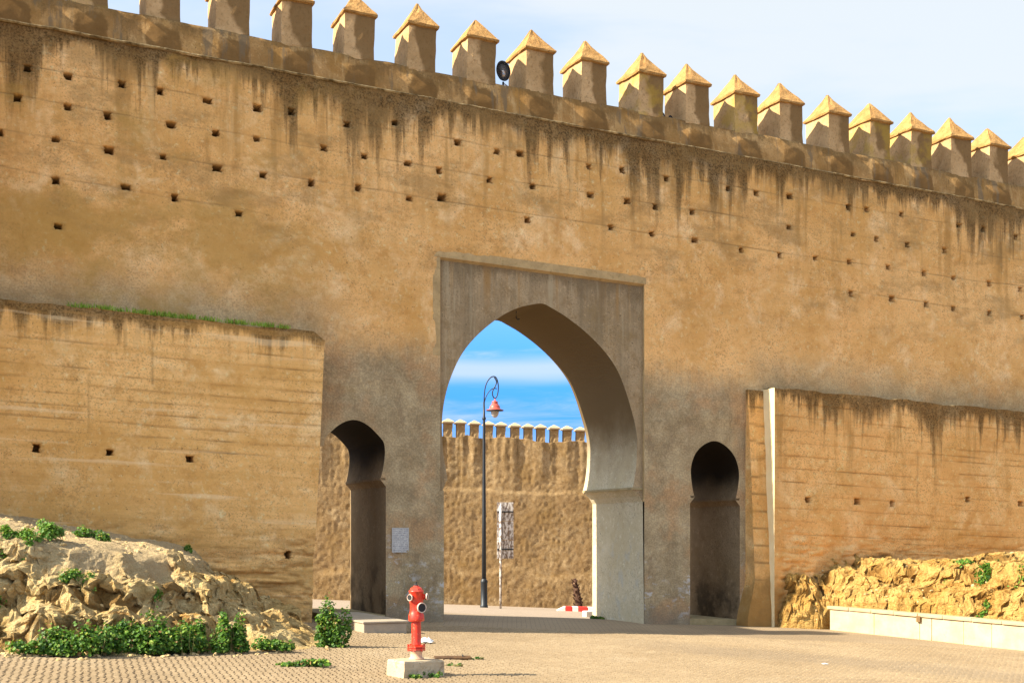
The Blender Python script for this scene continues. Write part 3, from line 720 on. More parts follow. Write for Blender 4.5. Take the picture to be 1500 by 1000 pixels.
for i, q in enumerate(tm):
    k = random.randrange(5)
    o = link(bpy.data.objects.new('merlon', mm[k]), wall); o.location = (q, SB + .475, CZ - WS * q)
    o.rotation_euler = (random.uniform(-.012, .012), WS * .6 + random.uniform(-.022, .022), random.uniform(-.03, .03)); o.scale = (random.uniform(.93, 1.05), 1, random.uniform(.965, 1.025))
    c = link(bpy.data.objects.new('cap', cm[(k + i) % 5]), o); c.location = (0, 0, .92)

# a square tower of the same wall further left, out of the frame: its shade lies along the foot of the wall
tw = empty('wall_tower', W0, WA); tag(tw, 'square ochre earth tower projecting from the city wall beyond the left edge of the picture', 'tower')
def tbox(name, a, b, c, d, e, f, mat):
    bm = bmesh.new(); vs = box(bm, a, b, c, d, e, f); bmesh.ops.subdivide_edges(bm, edges=bm.edges[:], cuts=8, use_grid_fill=True)
    for v in bm.verts: v.co += Vector((random.uniform(-.01, .01), random.uniform(-.01, .01), -WS * v.co.x))
    return bm_obj(name, bm, mat, tw)
tbox('tower_body', -18.6, -12.15, -1.85, 1.2, -.6, 11.55, M_gate)
for x_ in np.arange(-18.2, -12.3, 1.14):
    for o_ in (link(bpy.data.objects.new('merlon', mm[0]), tw),):
        o_.location = (x_, -1.40, 11.5 - WS * x_); c = link(bpy.data.objects.new('cap', cm[0]), o_); c.location = (0, 0, .92)

# ================================================================ BASTIONS
def bastion(name, label, t0, t1, v, z0, ztop, mat, holes_, joints, vj, seed, leftcorner=False, batter=0, lean=0, zlow=None, thick=.6):
    root = empty(name, W0, WA); tag(root, label, 'wall')
    ts = np.arange(t0, t1 + 1e-6, RES) if t1 - t0 < 12 else np.arange(t0, t1, RES)
    zs = np.arange(z0, ztop, RES / 2); zs = np.append(zs, ztop)
    T_, Z_ = np.meshgrid(ts, zs, indexing='ij')
    D = .04 * fbm(T_ * .5, Z_ * .5, 0, 3, seed) + .010 * fbm(T_ * 3, Z_ * 3, 0, 4, seed + 5) + .004 * fbm(T_ * 11, Z_ * 11, 0, 2, seed + 7)
    J = np.zeros_like(T_)
    for k, (zc, a, b) in enumerate(joints):
        zl = zc + .014 * fbm(T_ * .8, T_ * 0 + k * 3.3, 0, 3, seed + 31)
        fd = sstep(a - .05, a + .02, T_) * sstep(b + .05, b - .02, T_) * np.clip(.65 + .8 * fbm(T_ * 1.3, T_ * 0, k * 2.1, 3, seed + 41), .15, 1)
        gq = np.exp(-((Z_ - zl) / .012) ** 2) * fd; D += .014 * gq; J = np.maximum(J, gq * .95)
        D += .016 * sstep(zl + .01, zl - .04, Z_) * sstep(zl - .20, zl - .06, Z_) * fd * .7
    for (tj, a, b) in vj:
        tl_ = tj + .012 * fbm(Z_ * 2, Z_ * 0, 0, 3, seed + 51)
        gq = np.exp(-((T_ - tl_) / .024) ** 2) * sstep(a - .05, a, Z_) * sstep(b + .05, b, Z_); D += .014 * gq; J = np.maximum(J, gq * .8)
    if leftcorner: D *= sstep(t0 - .01, t0 + .35, T_)
    D = D - v + batter * (Z_ - ztop) * .04
    if zlow is not None:                                    # worn, undercut foot
        und = sstep(zlow + .9, zlow, Z_ + .25 * fbm(T_ * 1.4, Z_ * 1.4, 0, 3, seed + 61))
        und = und * (sstep(t0 - .01, t0 + .35, T_) if leftcorner else 1); D += und * (.05 + .05 * ridged(T_ * 2.0, Z_ * 5, 0, 3, seed + 71))
    topw = .03 * fbm(T_ * 2.2, T_ * 0, 0, 4, seed + 81) * sstep(ztop - .4, ztop, Z_)
    P = np.stack([T_, D, Z_ + topw], -1)
    P[..., 0] += lean * sstep(t1 - .6, t1, T_) * (Z_ - ztop) * .045
    if leftcorner is False and lean:                        # rounded upper corner at the open end
        P[..., 2] -= .16 * sstep(t1 - .28, t1, T_) * sstep(ztop - .35, ztop, Z_)
    mask = np.ones((len(ts) - 1, len(zs) - 1), bool); ev, eq = [], []
    punch(P, mask, ts, zs, holes_, ev, eq, J)
    ev = list(sh(np.array(ev))) if ev else []
    f = grid_obj('bastion_face', sh(P), mat, root, True, mask, (ev, eq), {'joint_hole_shade': J * np.clip(.62 + .5 * fbm(T_ * 2.2, Z_ * 1.2, 0, 3, seed + 91), .1, .95)})
    # top, ends
    n = len(ts); topl = P[:, -1]; yb = np.full(n, .02)
    tp = np.stack([topl, np.stack([ts, (topl[:, 1] + yb) * .5, topl[:, 2] + .02], -1), np.stack([ts, yb, topl[:, 2]], -1)], 1)
    grid_obj('bastion_top', sh(tp), M_ledge, root, True)
    for e, nm in ((0, 'bastion_end'), (-1, 'bastion_end')):
        el = P[e]; q = np.stack([el, np.stack([el[:, 0], np.full(len(el), .02), el[:, 2]], -1)], 1)
        grid_obj(nm, sh(q), mat if not (leftcorner and e == 0) else M_sun_corner, root, True)
    return root
# left bastion: board marks every 23 cm, the boards butt at two upright joints
LJ = []
zt = 5.68
for k in range(8):
    LJ.append((5.05 - .235 * k, -14.5, -9.35 if k > 2 else -8.22))
for k in range(10):
    LJ.append((5.16 - .235 * k if k < 3 else 4.92 - .215 * (k - 1), -8.20 if k < 3 else -9.33, -4.8))
LH = [inv(*p, v=.5) for p in [(52,657),(160,664),(277,672),(423,814)]]
bl = bastion('left_bastion', 'left rammed earth bastion with grass along its top, above the rock mound', -20, -4.89, .5, -.3, zt, M_butt, LH, LJ,
        [(-9.34, 3.42, 4.45), (-8.21, 4.42, 5.2)], 200, lean=1.0, zlow=1.0)
bl.name = 'earth_bastion'
RJ = []
for k in range(12):
    z_ = 5.15 - .30 * k; RJ.append((z_, 5.7, 9.2 + 1.4 * random.random() + (4 if k % 3 == 0 else 1))); RJ.append((z_ - .13, 9.5 + random.random() * 2, 19))
RH = [inv(*p, v=.55) for p in [(1184,733),(1255,735),(1307,738),(1418,732),(1496,738)]]
br_ = bastion('earth_bastion', 'right rammed earth bastion with left corner painted as sunlit and black streaks, above the kerb wall', 5.72, 24, .55, -.3, 5.50, M_butr, RH, RJ, [(9.9, 3.2, 4.3)], 300, leftcorner=True, zlow=1.7)
# the flatter return of the right bastion, which thickens downwards
tr_ = np.arange(5.30, 5.76, RES); zr = np.arange(-.3, 5.47, RES)
Tr, Zr = np.meshgrid(tr_, zr, indexing='ij')
Dr = -(.10 + .36 * (5.47 - Zr) / 5.5) + .012 * fbm(Tr * 3, Zr * 3, 0, 4, 401)
Jr = np.zeros_like(Tr)
for k in range(11):
    gq = np.exp(-((Zr - (5.05 - .40 * k + .02 * vnoise(Tr * 3, Tr * 0 + k, 0, 4))) / .02) ** 2); Jr = np.maximum(Jr, gq * .9); Dr += .012 * gq
Tr2 = Tr + .25 * sstep(1.2, .0, Zr) * sstep(5.5, 5.3, Tr) * -1
Pr = np.stack([Tr2, Dr, Zr], -1); grid_obj('return_face', sh(Pr), M_butr, br_, True, None, None, {'joint_hole_shade': Jr})
el = Pr[0]; grid_obj('return_end', sh(np.stack([el, np.stack([el[:, 0], np.full(len(el), .0), el[:, 2]], -1)], 1)), M_butr, br_, True)
el = Pr[:, -1]; grid_obj('return_top', sh(np.stack([el, np.stack([el[:, 0], np.full(len(el), .0), el[:, 2]], -1)], 1)), M_ledge, br_, True)

# ================================================================ FAR WALL
FA = math.atan2(.23, .973)
F0 = Vector((0, 52, 0)); FZ = -.0436 * 22
far = empty('rampart', (0, 52, FZ), FA)
tag(far, 'rough sunlit earth rampart with white-capped battlements, seen through the main arch', 'wall')
FS = SL * .973
def shf(P): P = np.array(P, float); P[..., 2] -= FS * np.clip(P[..., 0], -30, 30); return P
tf = np.concatenate([np.arange(-40, -10, .6), np.arange(-10, 7, .05), np.arange(7, 45, .6)]); FT = 6.72
zf = np.append(np.arange(-1.2, FT, .05), FT)
A_, B_ = np.meshgrid(tf, zf, indexing='ij')
Df = .020 * fbm(A_ * .7, B_ * .6, 0, 3, 501) + .006 * fbm(A_ * 3.0, B_ * 2.4, 0, 3, 511) + .012 * fbm(A_ * 9, B_ * 7, 0, 3, 521)
gul = np.clip(fbm(A_ * 2.6, B_ * .16, 0, 3, 531), -.6, 1) * sstep(3.6, 6.5, B_) * .055
Df += gul + .05 * sstep(4.6, 4.75, B_ + .2 * fbm(A_ * .6, B_ * 0, 0, 3, 541)) * sstep(-6, -1, A_) - .05 * sstep(1.5, 1.2, B_ + .2 * fbm(A_ * .8, 0 * B_, 0, 2, 551))
Bt = B_ + .07 * fbm(A_ * 1.7, A_ * 0, 0, 4, 561) * sstep(FT - .6, FT, B_)
Pf = np.stack([A_, Df, Bt], -1)
tf_top = Pf[:, -1]
grid_obj('rampart_face', shf(np.concatenate([Pf, np.stack([np.stack([tf, np.full_like(tf, y_), tf_top[:, 2] + .01], -1) for y_ in (.4, 1.2)] + [np.stack([tf, np.full_like(tf, 1.25), np.full_like(tf, -1.5)], -1)], 1)], 1)), M_far, far, True)
def far_merlon(seed):
    r = random.Random(seed); bm = bmesh.new(); box(bm, -.165, .165, -.13, .13, -.10, .50)
    bmesh.ops.subdivide_edges(bm, edges=bm.edges[:], cuts=3, use_grid_fill=True)
    for v in bm.verts: v.co += Vector((r.uniform(-.014, .014), r.uniform(-.014, .014), 0))
    me = bpy.data.meshes.new('merlon'); bm.to_mesh(me); bm.free(); me.materials.append(M_far)
    bm = bmesh.new(); rings = []
    for s, z in ((1.0, 0), (1.05, .05), (.78, .105), (.42, .15), (.12, .19)):
        rings.append([bm.verts.new((a_ * .215 * s + r.uniform(-.01, .01), b_ * .19 * s, z)) for a_, b_ in ((-1, -1), (0, -1.05), (1, -1), (1.05, 0), (1, 1), (0, 1.05), (-1, 1), (-1.05, 0))])
    for a_, b_ in zip(rings, rings[1:]):
        for i in range(8): bm.faces.new([a_[i], a_[(i + 1) % 8], b_[(i + 1) % 8], b_[i]])
    bm.faces.new(rings[-1]); bm.faces.new(rings[0][::-1]); bmesh.ops.recalc_face_normals(bm, faces=bm.faces)
    mc = bpy.data.meshes.new('cap'); bm.to_mesh(mc); bm.free(); mc.materials.append(M_farcap); return me, mc
fm = [far_merlon(i) for i in range(4)]
for k in range(-34, 30):
    t_ = .17 + k * .551 + random.uniform(-.02, .02); a_, b_ = random.choice(fm)
    o = link(bpy.data.objects.new('merlon', a_), far); o.location = (t_, .30, FT - FS * t_ - .01); o.rotation_euler = (0, random.uniform(-.02, .02), random.uniform(-.04, .04))
    c = link(bpy.data.objects.new('cap', b_), o); c.location = (0, 0, .50 + random.uniform(-.015, .015))

# ================================================================ ROCK BANKS
def poly_dist(X, Y, pts):
    """distance to a polyline and the side (+ on the left of its direction)"""
    best = np.full(X.shape, 1e9); side = np.zeros(X.shape); along = np.zeros(X.shape)
    for (a, b), (c, d) in zip(pts, pts[1:]):
        dx, dy = c - a, d - b; L = math.hypot(dx, dy)
        u = np.clip(((X - a) * dx + (Y - b) * dy) / L / L, 0, 1)
        dist = np.hypot(X - a - u * dx, Y - b - u * dy); s = np.sign(dx * (Y - b) - dy * (X - a))
        m = dist < best; best = np.where(m, dist, best); side = np.where(m, s, side)
    return best * side
def bank(name, x0, x1, y0, y1, res, H, mat, amp, seed, sandf):
    xs = np.arange(x0, x1, res); ys = np.arange(y0, y1, res)
    X, Y = np.meshgrid(xs, ys, indexing='ij')
    h = H(X, Y)
    gz = GZ(X, Y)
    sand = sandf(X, Y, h)
    cr = (1 - .85 * sand)
    P = np.stack([X, Y, gz + h], -1)
    hv = np.clip(h * 3, 0, 1) * cr
    z0 = P[..., 2].copy()
    # crags: push sideways as well as up so ledges overhang
    n1 = fbm(X * 1.6, Y * 1.6, z0 * 2.2, 4, seed); n2 = fbm(X * 1.6 + 40, Y * 1.6, z0 * 2.2, 4, seed + 9); n3 = ridged(X * 2.1, Y * 2.1, z0 * 4.0, 4, seed + 19)
    P[..., 0] += amp * .9 * n1 * hv; P[..., 1] += amp * 1.3 * n2 * hv + amp * .6 * n3 * hv; P[..., 2] += amp * .75 * (n3 * .6 + n1 * .5) * hv
    f1 = fbm(X * 6, Y * 6, z0 * 9, 3, seed + 29); f2 = ridged(X * 4.2 + n1, Y * 4.2 + n2, z0 * 6, 3, seed + 33)
    P[..., 2] += (.045 * f1 + .030 * f2) * np.clip(h * 4, 0, 1) * (1 - .8 * sand); P[..., 1] += (.06 * f1 - .05 * f2) * hv; P[..., 0] += .04 * fbm(X * 6 + 9, Y * 6, z0 * 9, 2, seed + 37) * hv
    if name == 'rock_bank': P[..., 1] += .07 * np.sin(z0 * 13 + 3.0 * n1) * hv * sstep(7.2, 8.2, X)
    for fq, am in ((1.9, .11), (4.6, .055), (10., .024)):
        wx, wy, wz = X * fq + .5 * n1, Y * fq + .5 * n2, z0 * fq * 1.7 + .4 * f1
        d1, d2, idv = cells(wx, wy, wz, seed + int(fq * 7)); e_ = (np.clip(d2 - d1, 0, .25) / .25 * .7 + (idv - .5) * .9) * am * (.62 if name == 'rock_mound' else .36)
        P[..., 2] += e_ * np.clip(h * 4, 0, 1) * (1 - .88 * sand) * .75; P[..., 1] -= e_ * hv * 1.1; P[..., 0] -= e_ * hv * .3
        if fq < 9: crev = np.clip(1 - (d2 - d1) / .10, 0, 1) * cr if fq < 2 else np.maximum(crev, np.clip(1 - (d2 - d1) / .10, 0, 1) * cr * .6)
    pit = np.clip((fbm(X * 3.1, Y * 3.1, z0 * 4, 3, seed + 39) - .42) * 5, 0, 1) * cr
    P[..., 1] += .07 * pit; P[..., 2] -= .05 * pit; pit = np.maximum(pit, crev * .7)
    return grid_obj(name, P, mat, None, False, (h[:-1, :-1] > -.06), None, {'sand': sand, 'pit': pit})
def wall_v(X, Y):   # metres in front of the gate wall plane, and position along it
    dx, dy = X - W0.x, Y - W0.y
    return dx * .408 - dy * .913, dx * .913 + dy * .408
footL = [(-18, 15.6), (-9, 16.2), (-7.3, 16.35), (-6.0, 16.7), (-4.6, 17.5), (-3.75, 18.5), (-3.15, 20.0), (-2.95, 21.6), (-3.35, 23.6), (-3.9, 25.6)]
def H_left(X, Y):
    s = poly_dist(X, Y, footL) - .60 * sstep(-3.2, -4.5, X) + .16 * fbm(X * .9, Y * .9, 0, 3, 601) + .10 * fbm(X * 3, Y * 3, 0, 2, 603)
    v, t = wall_v(X, Y)
    hw = np.interp(t, [-14, -10.86, -8.05, -6.8, -5.9, -5.1, -4.6], [2.15, 1.96, 1.5, 1.16, .74, .36, .10])      # height against the bastion
    hc = np.interp(X, [-12, -8, -6.6, -5.6, -4.8, -4.1, -3.4, -2.8], [1.62, 1.52, 1.42, 1.30, 1.16, .78, .36, .1])     # height of the crag edge
    u = np.clip((s - 1.9) / np.maximum(v + s - 1.9, .5), 0, 1)
    top = hc * (1 - u) + hw * u
    # three rough ledges
    e = np.clip(s / 1.9, 0, 1); lw = .10 * fbm(X * .8, Y * .8, 0, 3, 607)
    led = .34 * sstep(.0, .16, e + lw) + .33 * sstep(.36, .52, e + lw) + .33 * sstep(.72, .98, e + lw)
    led = led * .72 + .28 * e
    h = top * led
    h = h + .07 * fbm(X * 1.1, Y * 1.1, 0, 3, 611) * e + .20 * np.exp(-(((X + 7.6) / .9) ** 2 + ((Y - 19.3) / .6) ** 2)) - .35 * np.exp(-(((X + 7.0) / .45) ** 2 + ((Y - 17.6) / .7) ** 2)) + .14 * np.exp(-(((X + 4.75) / .8) ** 2 + ((Y - 20.4) / .35) ** 2))
    return np.where(s < 0, s * .5 - .0, np.maximum(h, s * .04))
def sand_left(X, Y, h):
    v, t = wall_v(X, Y); s = poly_dist(X, Y, footL)
    return np.clip(sstep(1.75, 2.5, s + .3 * fbm(X * 1.3, Y * 1.3, 0, 3, 613)) , 0, 1)
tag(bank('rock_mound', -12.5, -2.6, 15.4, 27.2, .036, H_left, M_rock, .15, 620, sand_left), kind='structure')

curb = [(7.05, 29.75), (7.25, 29.6), (10.1, 25.6), (14.2, 19.85)]
footR = [(14.6, 20.0), (10.25, 25.75), (7.30, 29.85), (7.0, 29.75), (6.62, 30.05), (6.35, 30.1), (6.1, 30.6)][::-1]
def H_right(X, Y):
    s = -poly_dist(X, Y, [(14.6, 20.0), (10.3, 25.85), (7.36, 29.92), (7.0, 29.60), (6.50, 29.62), (6.0, 29.75), (5.5, 30.1)])
    s0 = s.copy(); s = s + .13 * fbm(X * .9, Y * .9, 0, 3, 651) * np.clip(s, 0, 1)
    v, t = wall_v(X, Y)
    behind = sstep(7.15, 7.5, X)                       # fill behind the kerb wall
    e = np.clip(s / 2.3, 0, 1); lw = .06 * fbm(X * .8, Y * .8, 0, 3, 657)
    base0 = .50 * behind
    top = 1.62 + .06 * fbm(X * .8, Y * .8, 0, 3, 659) + .26 * np.exp(-(((X - 11.6) / 1.3) ** 2 + ((Y - 29.2) / .8) ** 2)) 
    led = .52 * sstep(.0, .20, e + lw) + .48 * sstep(.42, .54, e + lw); led = led * .85 + .15 * e
    led_l = .40 * sstep(-.02, .14, e + lw) + .30 * sstep(.12, .20, e + lw) + .30 * sstep(.24, .36, e + lw)
    k = sstep(8.6, 7.2, X); led = led * (1 - k) + led_l * k
    h = base0 + (top - base0) * led
    h = np.where(t < 6.9, h * sstep(5.55, 6.25, t + .3 * fbm(X * 2, Y * 2, 0, 2, 671)), h)
    return np.where(s0 < 0, s0 * 1.2, h)
def sand_right(X, Y, h):
    s = -poly_dist(X, Y, [(14.6, 20.0), (10.3, 25.85), (7.36, 29.92), (7.0, 29.72), (6.3, 30.0), (5.9, 30.3)])
    return .8 * sstep(2.0, 2.8, s + .3 * fbm(X * 1.3, Y * 1.3, 0, 3, 673))
tag(bank('rock_bank', 5.7, 15, 19.5, 35, .040, H_right, M_rock2, .10, 680, sand_right), kind='structure')

# ================================================================ PLANTS
def cached(H, x0, x1, y0, y1, st=.1):
    gx_, gy_ = np.arange(x0, x1, st), np.arange(y0, y1, st); A, B = np.meshgrid(gx_, gy_, indexing='ij'); G = np.maximum(0, H(A, B))
    def f(X, Y):
        u, v = (X - x0) / st, (Y - y0) / st; i, j = int(min(max(u, 0), len(gx_) - 2)), int(min(max(v, 0), len(gy_) - 2)); u = min(max(u - i, 0), 1); v = min(max(v - j, 0), 1)
        return float(G[i, j] * (1 - u) * (1 - v) + G[i + 1, j] * u * (1 - v) + G[i, j + 1] * (1 - u) * v + G[i + 1, j + 1] * u * v) + float(GZ(X, Y))
    return f
heightL = cached(H_left, -14, -2.4, 14.5, 28); heightR = cached(H_right, 5.5, 15.5, 19, 36)
def leaves(n, rx, ry, rz, size, seed, zmin=0., lobes=5, hfun=None):
    """leaf-sized faces spread through lobed clumps; each leaf a folded five-sided blade"""
    r = np.random.default_rng(seed); V, F = [], []
    cl = [(r.uniform(-.75, .75) * rx, r.uniform(-.7, .7) * ry, r.uniform(.15, .95) * rz, r.uniform(.16, .46)) for _ in range(int(lobes * 1.9))]
    for i in range(n):
        c = cl[r.integers(len(cl))]; d = r.normal(0, 1, 3); d /= np.linalg.norm(d)
        rad = c[3] * r.uniform(.25, 1.25) ** .6
        p = np.array([c[0] + d[0] * rad * rx * .95, c[1] + d[1] * rad * ry * .95, c[2] * r.uniform(.3, 1.0) + d[2] * rad * rz * .8])
        if p[2] < zmin: p[2] = zmin + abs(p[2]) * .3 * r.random()
        nrm = d * .6 + np.array([r.normal(0, .45), r.normal(0, .45) - .25, .55 + r.normal(0, .3)]); nrm /= np.linalg.norm(nrm)
        a = np.cross(nrm, r.normal(0, 1, 3)); a /= np.linalg.norm(a); b = np.cross(nrm, a)
        s = size * r.uniform(.55, 1.25); k = len(V)
        if hfun: p[2] += hfun(p[0], p[1])
        for (u, v_, h) in ((-.5, 0, 0), (-.15, .48, .10), (.42, .36, .08), (.62, 0, -.04), (.42, -.36, .08), (-.15, -.48, .10)):
            V.append(p + s * (a * u + b * v_ + nrm * h))
        F += [(k, k + 1, k + 2, k + 3), (k, k + 3, k + 4, k + 5)]
    return V, F
def plant(name, label, cat, loc, n, rx, ry, rz, size, seed, mat=None, lobes=6, group=None, hf=None):
    loc = Vector(loc)
    hfun = None
    if hf:
        hfun = lambda x, y: hf(loc.x + x, loc.y + y) - loc.z + .03
    root = empty(name, loc); tag(root, label, cat, group)
    V, F = leaves(n, rx, ry, rz, size, seed, .01, lobes, hfun)
    tag(mesh_obj('foliage', V, F, mat or M_leaf, root), kind='stuff')
    bm = bmesh.new(); r = random.Random(seed)
    for _ in range(5 + int(rx * 8)):
        x, y = r.uniform(-.7, .7) * rx, r.uniform(-.6, .6) * ry; z0 = hfun(x, y) if hfun else 0
        tube(bm, [(x, y, z0 - .02), (x + r.uniform(-.04, .04), y, z0 + rz * .3), (x + r.uniform(-.1, .1), y + r.uniform(-.08, .08), z0 + rz * r.uniform(.45, .8))], [.007, .006, .003], 5)
    tag(bm_obj('stems', bm, M_stem, root), kind='stuff')
    return root
def at(px, py, hf=None, z=None):
    """ground point under a pixel; on a bank, walk the sight line until it meets the slope"""
    if hf is None: return gnd(px, py, z or 0)
    Y = 15.0
    while Y < 33:
        X = (px - 750) / 1900. * Y; zz = CH + (786 - py) * Y / 1900.
        if hf(X, Y) >= zz - .0: return Vector((X, Y, hf(X, Y)))
        Y += .05
    return gnd(px, py)
GB = 'leafy mallow bushes along the foot of the rock mound'
foot = [(-15, 946, 1100, .42, .32, .52, 'dark green leafy bush cut by the left edge of the picture'),
        (62, 962, 900, .40, .26, .20, 'low trailing green weed at the left foot of the rock mound'),
        (112, 962, 1900, .42, .32, .50, 'leftmost tall clump of the leafy green row below the rock mound'),
        (165, 960, 1700, .40, .32, .47, 'second clump from the left in the leafy row below the mound'),
        (212, 960, 1300, .34, .30, .40, 'smaller middle clump of the leafy row below the mound'),
        (255, 959, 1900, .40, .30, .50, 'broad clump right of the middle of the leafy row'),
        (303, 957, 1600, .36, .30, .50, 'clump beside the tallest shoot in the leafy row'),
        (340, 957, 1400, .24, .26, .68, 'tallest upright clump at the right end of the leafy row'),
        (406, 955, 700, .34, .20, .17, 'low dark green patch right of the leafy row below the rocks')]
for i, (px, py, n_, rx, ry, rz, lb) in enumerate(foot):
    p = gnd(px, py); p = p + Vector((-.05, .10, 0)); p.z = float(GZ(p.x, p.y)) - .01; rz *= .86; ry *= .75; 
    plant('mallow_bush', lb, 'bush', p, int(n_ * 1.9), rx * 1.12, ry, rz, .042, 700 + i, group=GB, hf=lambda X, Y: float(GZ(X, Y)) + .30 * (heightL(X, Y) - float(GZ(X, Y))))
p = gnd(447, 975); plant('weed', 'flat green weed patch growing out of the paving left of the hydrant', 'weed', p, 650, .38, .16, .09, .045, 720, lobes=8)
p = gnd(488, 946); plant('mallow_bush', 'upright leafy green bush beside the step of the left side passage', 'bush', p, 2600, .28, .24, .70, .044, 721, lobes=8)
top_l = [(118, 860, 800, .26, .20, .22, 'dark green rosette growing in a hollow of the rock face', M_leaf),
         (22, 808, 700, .30, .30, .16, 'bright green patch on the far left top of the rock mound', M_leafy),
         (76, 790, 650, .26, .22, .22, 'bright green leafy tuft on the crest of the rock mound', M_leafy),
         (138, 790, 600, .28, .22, .15, 'green tuft at the edge of the shade on the mound top', M_leaf),
         (276, 810, 160, .09, .08, .12, 'lone small green tuft on bare sand of the mound', M_leafy),
         (228, 878, 130, .10, .08, .12, 'tiny weed rooted halfway up the rock face', M_leafy),
         (38, 752, 120, .22, .12, .05, 'thin dark weed in the shade against the bastion foot', M_leaf),
         (92, 757, 140, .22, .12, .06, 'dark straggling weed under the bastion above the crest', M_leaf)]
for i, (px, py, n_, rx, ry, rz, lb, mt) in enumerate(top_l):
    p = at(px, py, heightL); plant('weed', lb, 'weed', p, int(n_ * 1.4), rx, ry, rz, .038, 740 + i, mt, lobes=6, hf=heightL)
top_r = [(1400, 832, 520, .42, .25, .16, 'spreading green weed in the hollow on top of the ochre bank', M_leafy),
         (1445, 836, 420, .30, .22, .15, 'green weed beside the rounded hump of the ochre bank', M_leaf),
         (1490, 852, 380, .22, .2, .26, 'green weed at the right edge of the picture on the bank', M_leafy),
         (1440, 902, 160, .14, .10, .12, 'small weed peeping over the white kerb wall', M_leafy)]
for i, (px, py, n_, rx, ry, rz, lb, mt) in enumerate(top_r):
    p = at(px, py, heightR); plant('weed', lb, 'weed', p, int(n_ * 1.2), rx, ry, rz, .048, 760 + i, mt, lobes=6, hf=heightR)
plant('weed', 'dark weed at the foot of the right jamb of the main arch', 'weed', wpt(2.45, -1.95, 0), 260, .16, .10, .09, .05, 780, lobes=4)

M_grass = leaf_mat('sunny_grass', (.16, .30, .03), (.34, .48, .07))
# grass along the top of the left bastion
def grass_tufts(name, pts, hmin, hmax, seed, mat):
    r = random.Random(seed); V, F = [], []
    for (x, y, z, k) in pts:
        for _ in range(k):
            a = r.uniform(0, 6.28); h = r.uniform(hmin, hmax); dx, dy = math.cos(a), math.sin(a); w_ = .009; bend = r.uniform(.2, .7) * h
            x0, y0 = x + r.uniform(-.06, .06), y + r.uniform(-.05, .05); i = len(V)
            V += [(x0 - dy * w_, y0 + dx * w_, z), (x0 + dy * w_, y0 - dx * w_, z), (x0 + dx * bend * .4 + dy * w_ * .8, y0 + dy * bend * .4 - dx * w_ * .8, z + h * .6), (x0 + dx * bend, y0 + dy * bend, z + h), (x0 + dx * bend * .4 - dy * w_ * .8, y0 + dy * bend * .4 + dx * w_ * .8, z + h * .6)]
            F += [(i, i + 1, i + 2, i + 4), (i + 4, i + 2, i + 3)]
    return mesh_obj(name, V, F, mat)
pts = []
for k in range(420):
    t_ = random.uniform(-15, -5.3)
    den = vnoise(t_ * 1.9, 0., 0., 33) * 1.3 + (.12 if t_ < -8 else -.10)
    if random.random() < den:
        p = wpt(t_, random.uniform(.40, .53), zt + .01); pts.append((p.x, p.y, p.z, random.choice((4, 7, 10))))
g_ = grass_tufts('grass', pts, .03, .12, 5, M_grass); tag(g_, 'short bright grass growing along the top edge of the left bastion', 'grass', kind='stuff')

# ================================================================ KERB WALL (right)
M_curb = simple_noise('cream_rendered_kerb', (.50, .42, .27), (.44, .35, .20), 2.5, .85, .25, 25, ((.36, .26, .14), 6, .60, .5))
M_cop = simple_noise('coping_stone', (.38, .29, .17), (.46, .36, .22), 3, .85, .3, 25, ((.30, .22, .12), 14, .58, .5))
ca, cb = Vector((7.25, 29.6, 0)), Vector((14.2, 19.85, 0)); cd = (cb - ca).normalized(); cn = Vector((-cd.y, cd.x, 0))   # cn points behind the wall
ca.z = float(GZ(ca.x, ca.y)); Lc = (cb - ca).length
kw = empty('kerb_wall', ca, math.atan2(cd.y, cd.x)); tag(kw, 'low cream kerb wall of panels with stone coping, at the foot of the right rock bank', 'wall')
slope = (float(GZ(cb.x, cb.y)) - ca.z) / Lc
def kbox(name, x0, x1, y0, y1, z0, z1, mat, bev=.008):
    bm = bmesh.new(); vs = box(bm, x0, x1, y0, y1, z0, z1)
    for v in vs: v.co.z += slope * v.co.x
    return bm_obj(name, bm, mat, kw, bevel=bev)
x = 0.; i = 0
seg = [1.25, 1.2, .30, .78, .66, .86, .80, .84, .8, .82, .84, .8, .8, .82]
for i, s_ in enumerate(seg):
    if x > Lc: break
    kbox('panel', x + .005, x + s_ - .005, .0 + random.uniform(0, .012), .16, -.3, .475 + random.uniform(-.004, .004), M_curb); x += s_
x = -.06
while x < Lc:
    s_ = random.choice((.55, .62, .7)); kbox('coping', x + .004, x + s_ - .004, -.035 + random.uniform(-.006, .006), .28, .478, .545 + random.uniform(-.004, .006), M_cop, .012); x += s_
bm = bmesh.new(); vs = box(bm, 2.40, 2.50, -.05, .02, .37, .50)
for v in vs: v.co.z += slope * v.co.x
bm_obj('scupper', bm, flat('rusty_brown', (.20, .11, .04), .9), kw, bevel=.01)

# ================================================================ STEP in front of the left passage
tS = inv(596, 928, v=3.0)[0]
st_ = empty('step', wpt(-3.9, 1.5, 0), WA); tag(st_, 'low worn stone step platform in front of the left side passage', 'step')
M_step = simple_noise('step_stone', (.30, .25, .19), (.40, .33, .24), 2, .9, .35, 20)
bm = bmesh.new(); box(bm, -1.0, tS + 3.9, -1.5, 1.48, -.3, .155); bm_obj('riser', bm, M_step, st_, bevel=.015)
bm = bmesh.new(); box(bm, -1.02, tS + 3.92, -1.53, 1.48, .158, .195); bm_obj('tread', bm, M_step, st_, bevel=.012)

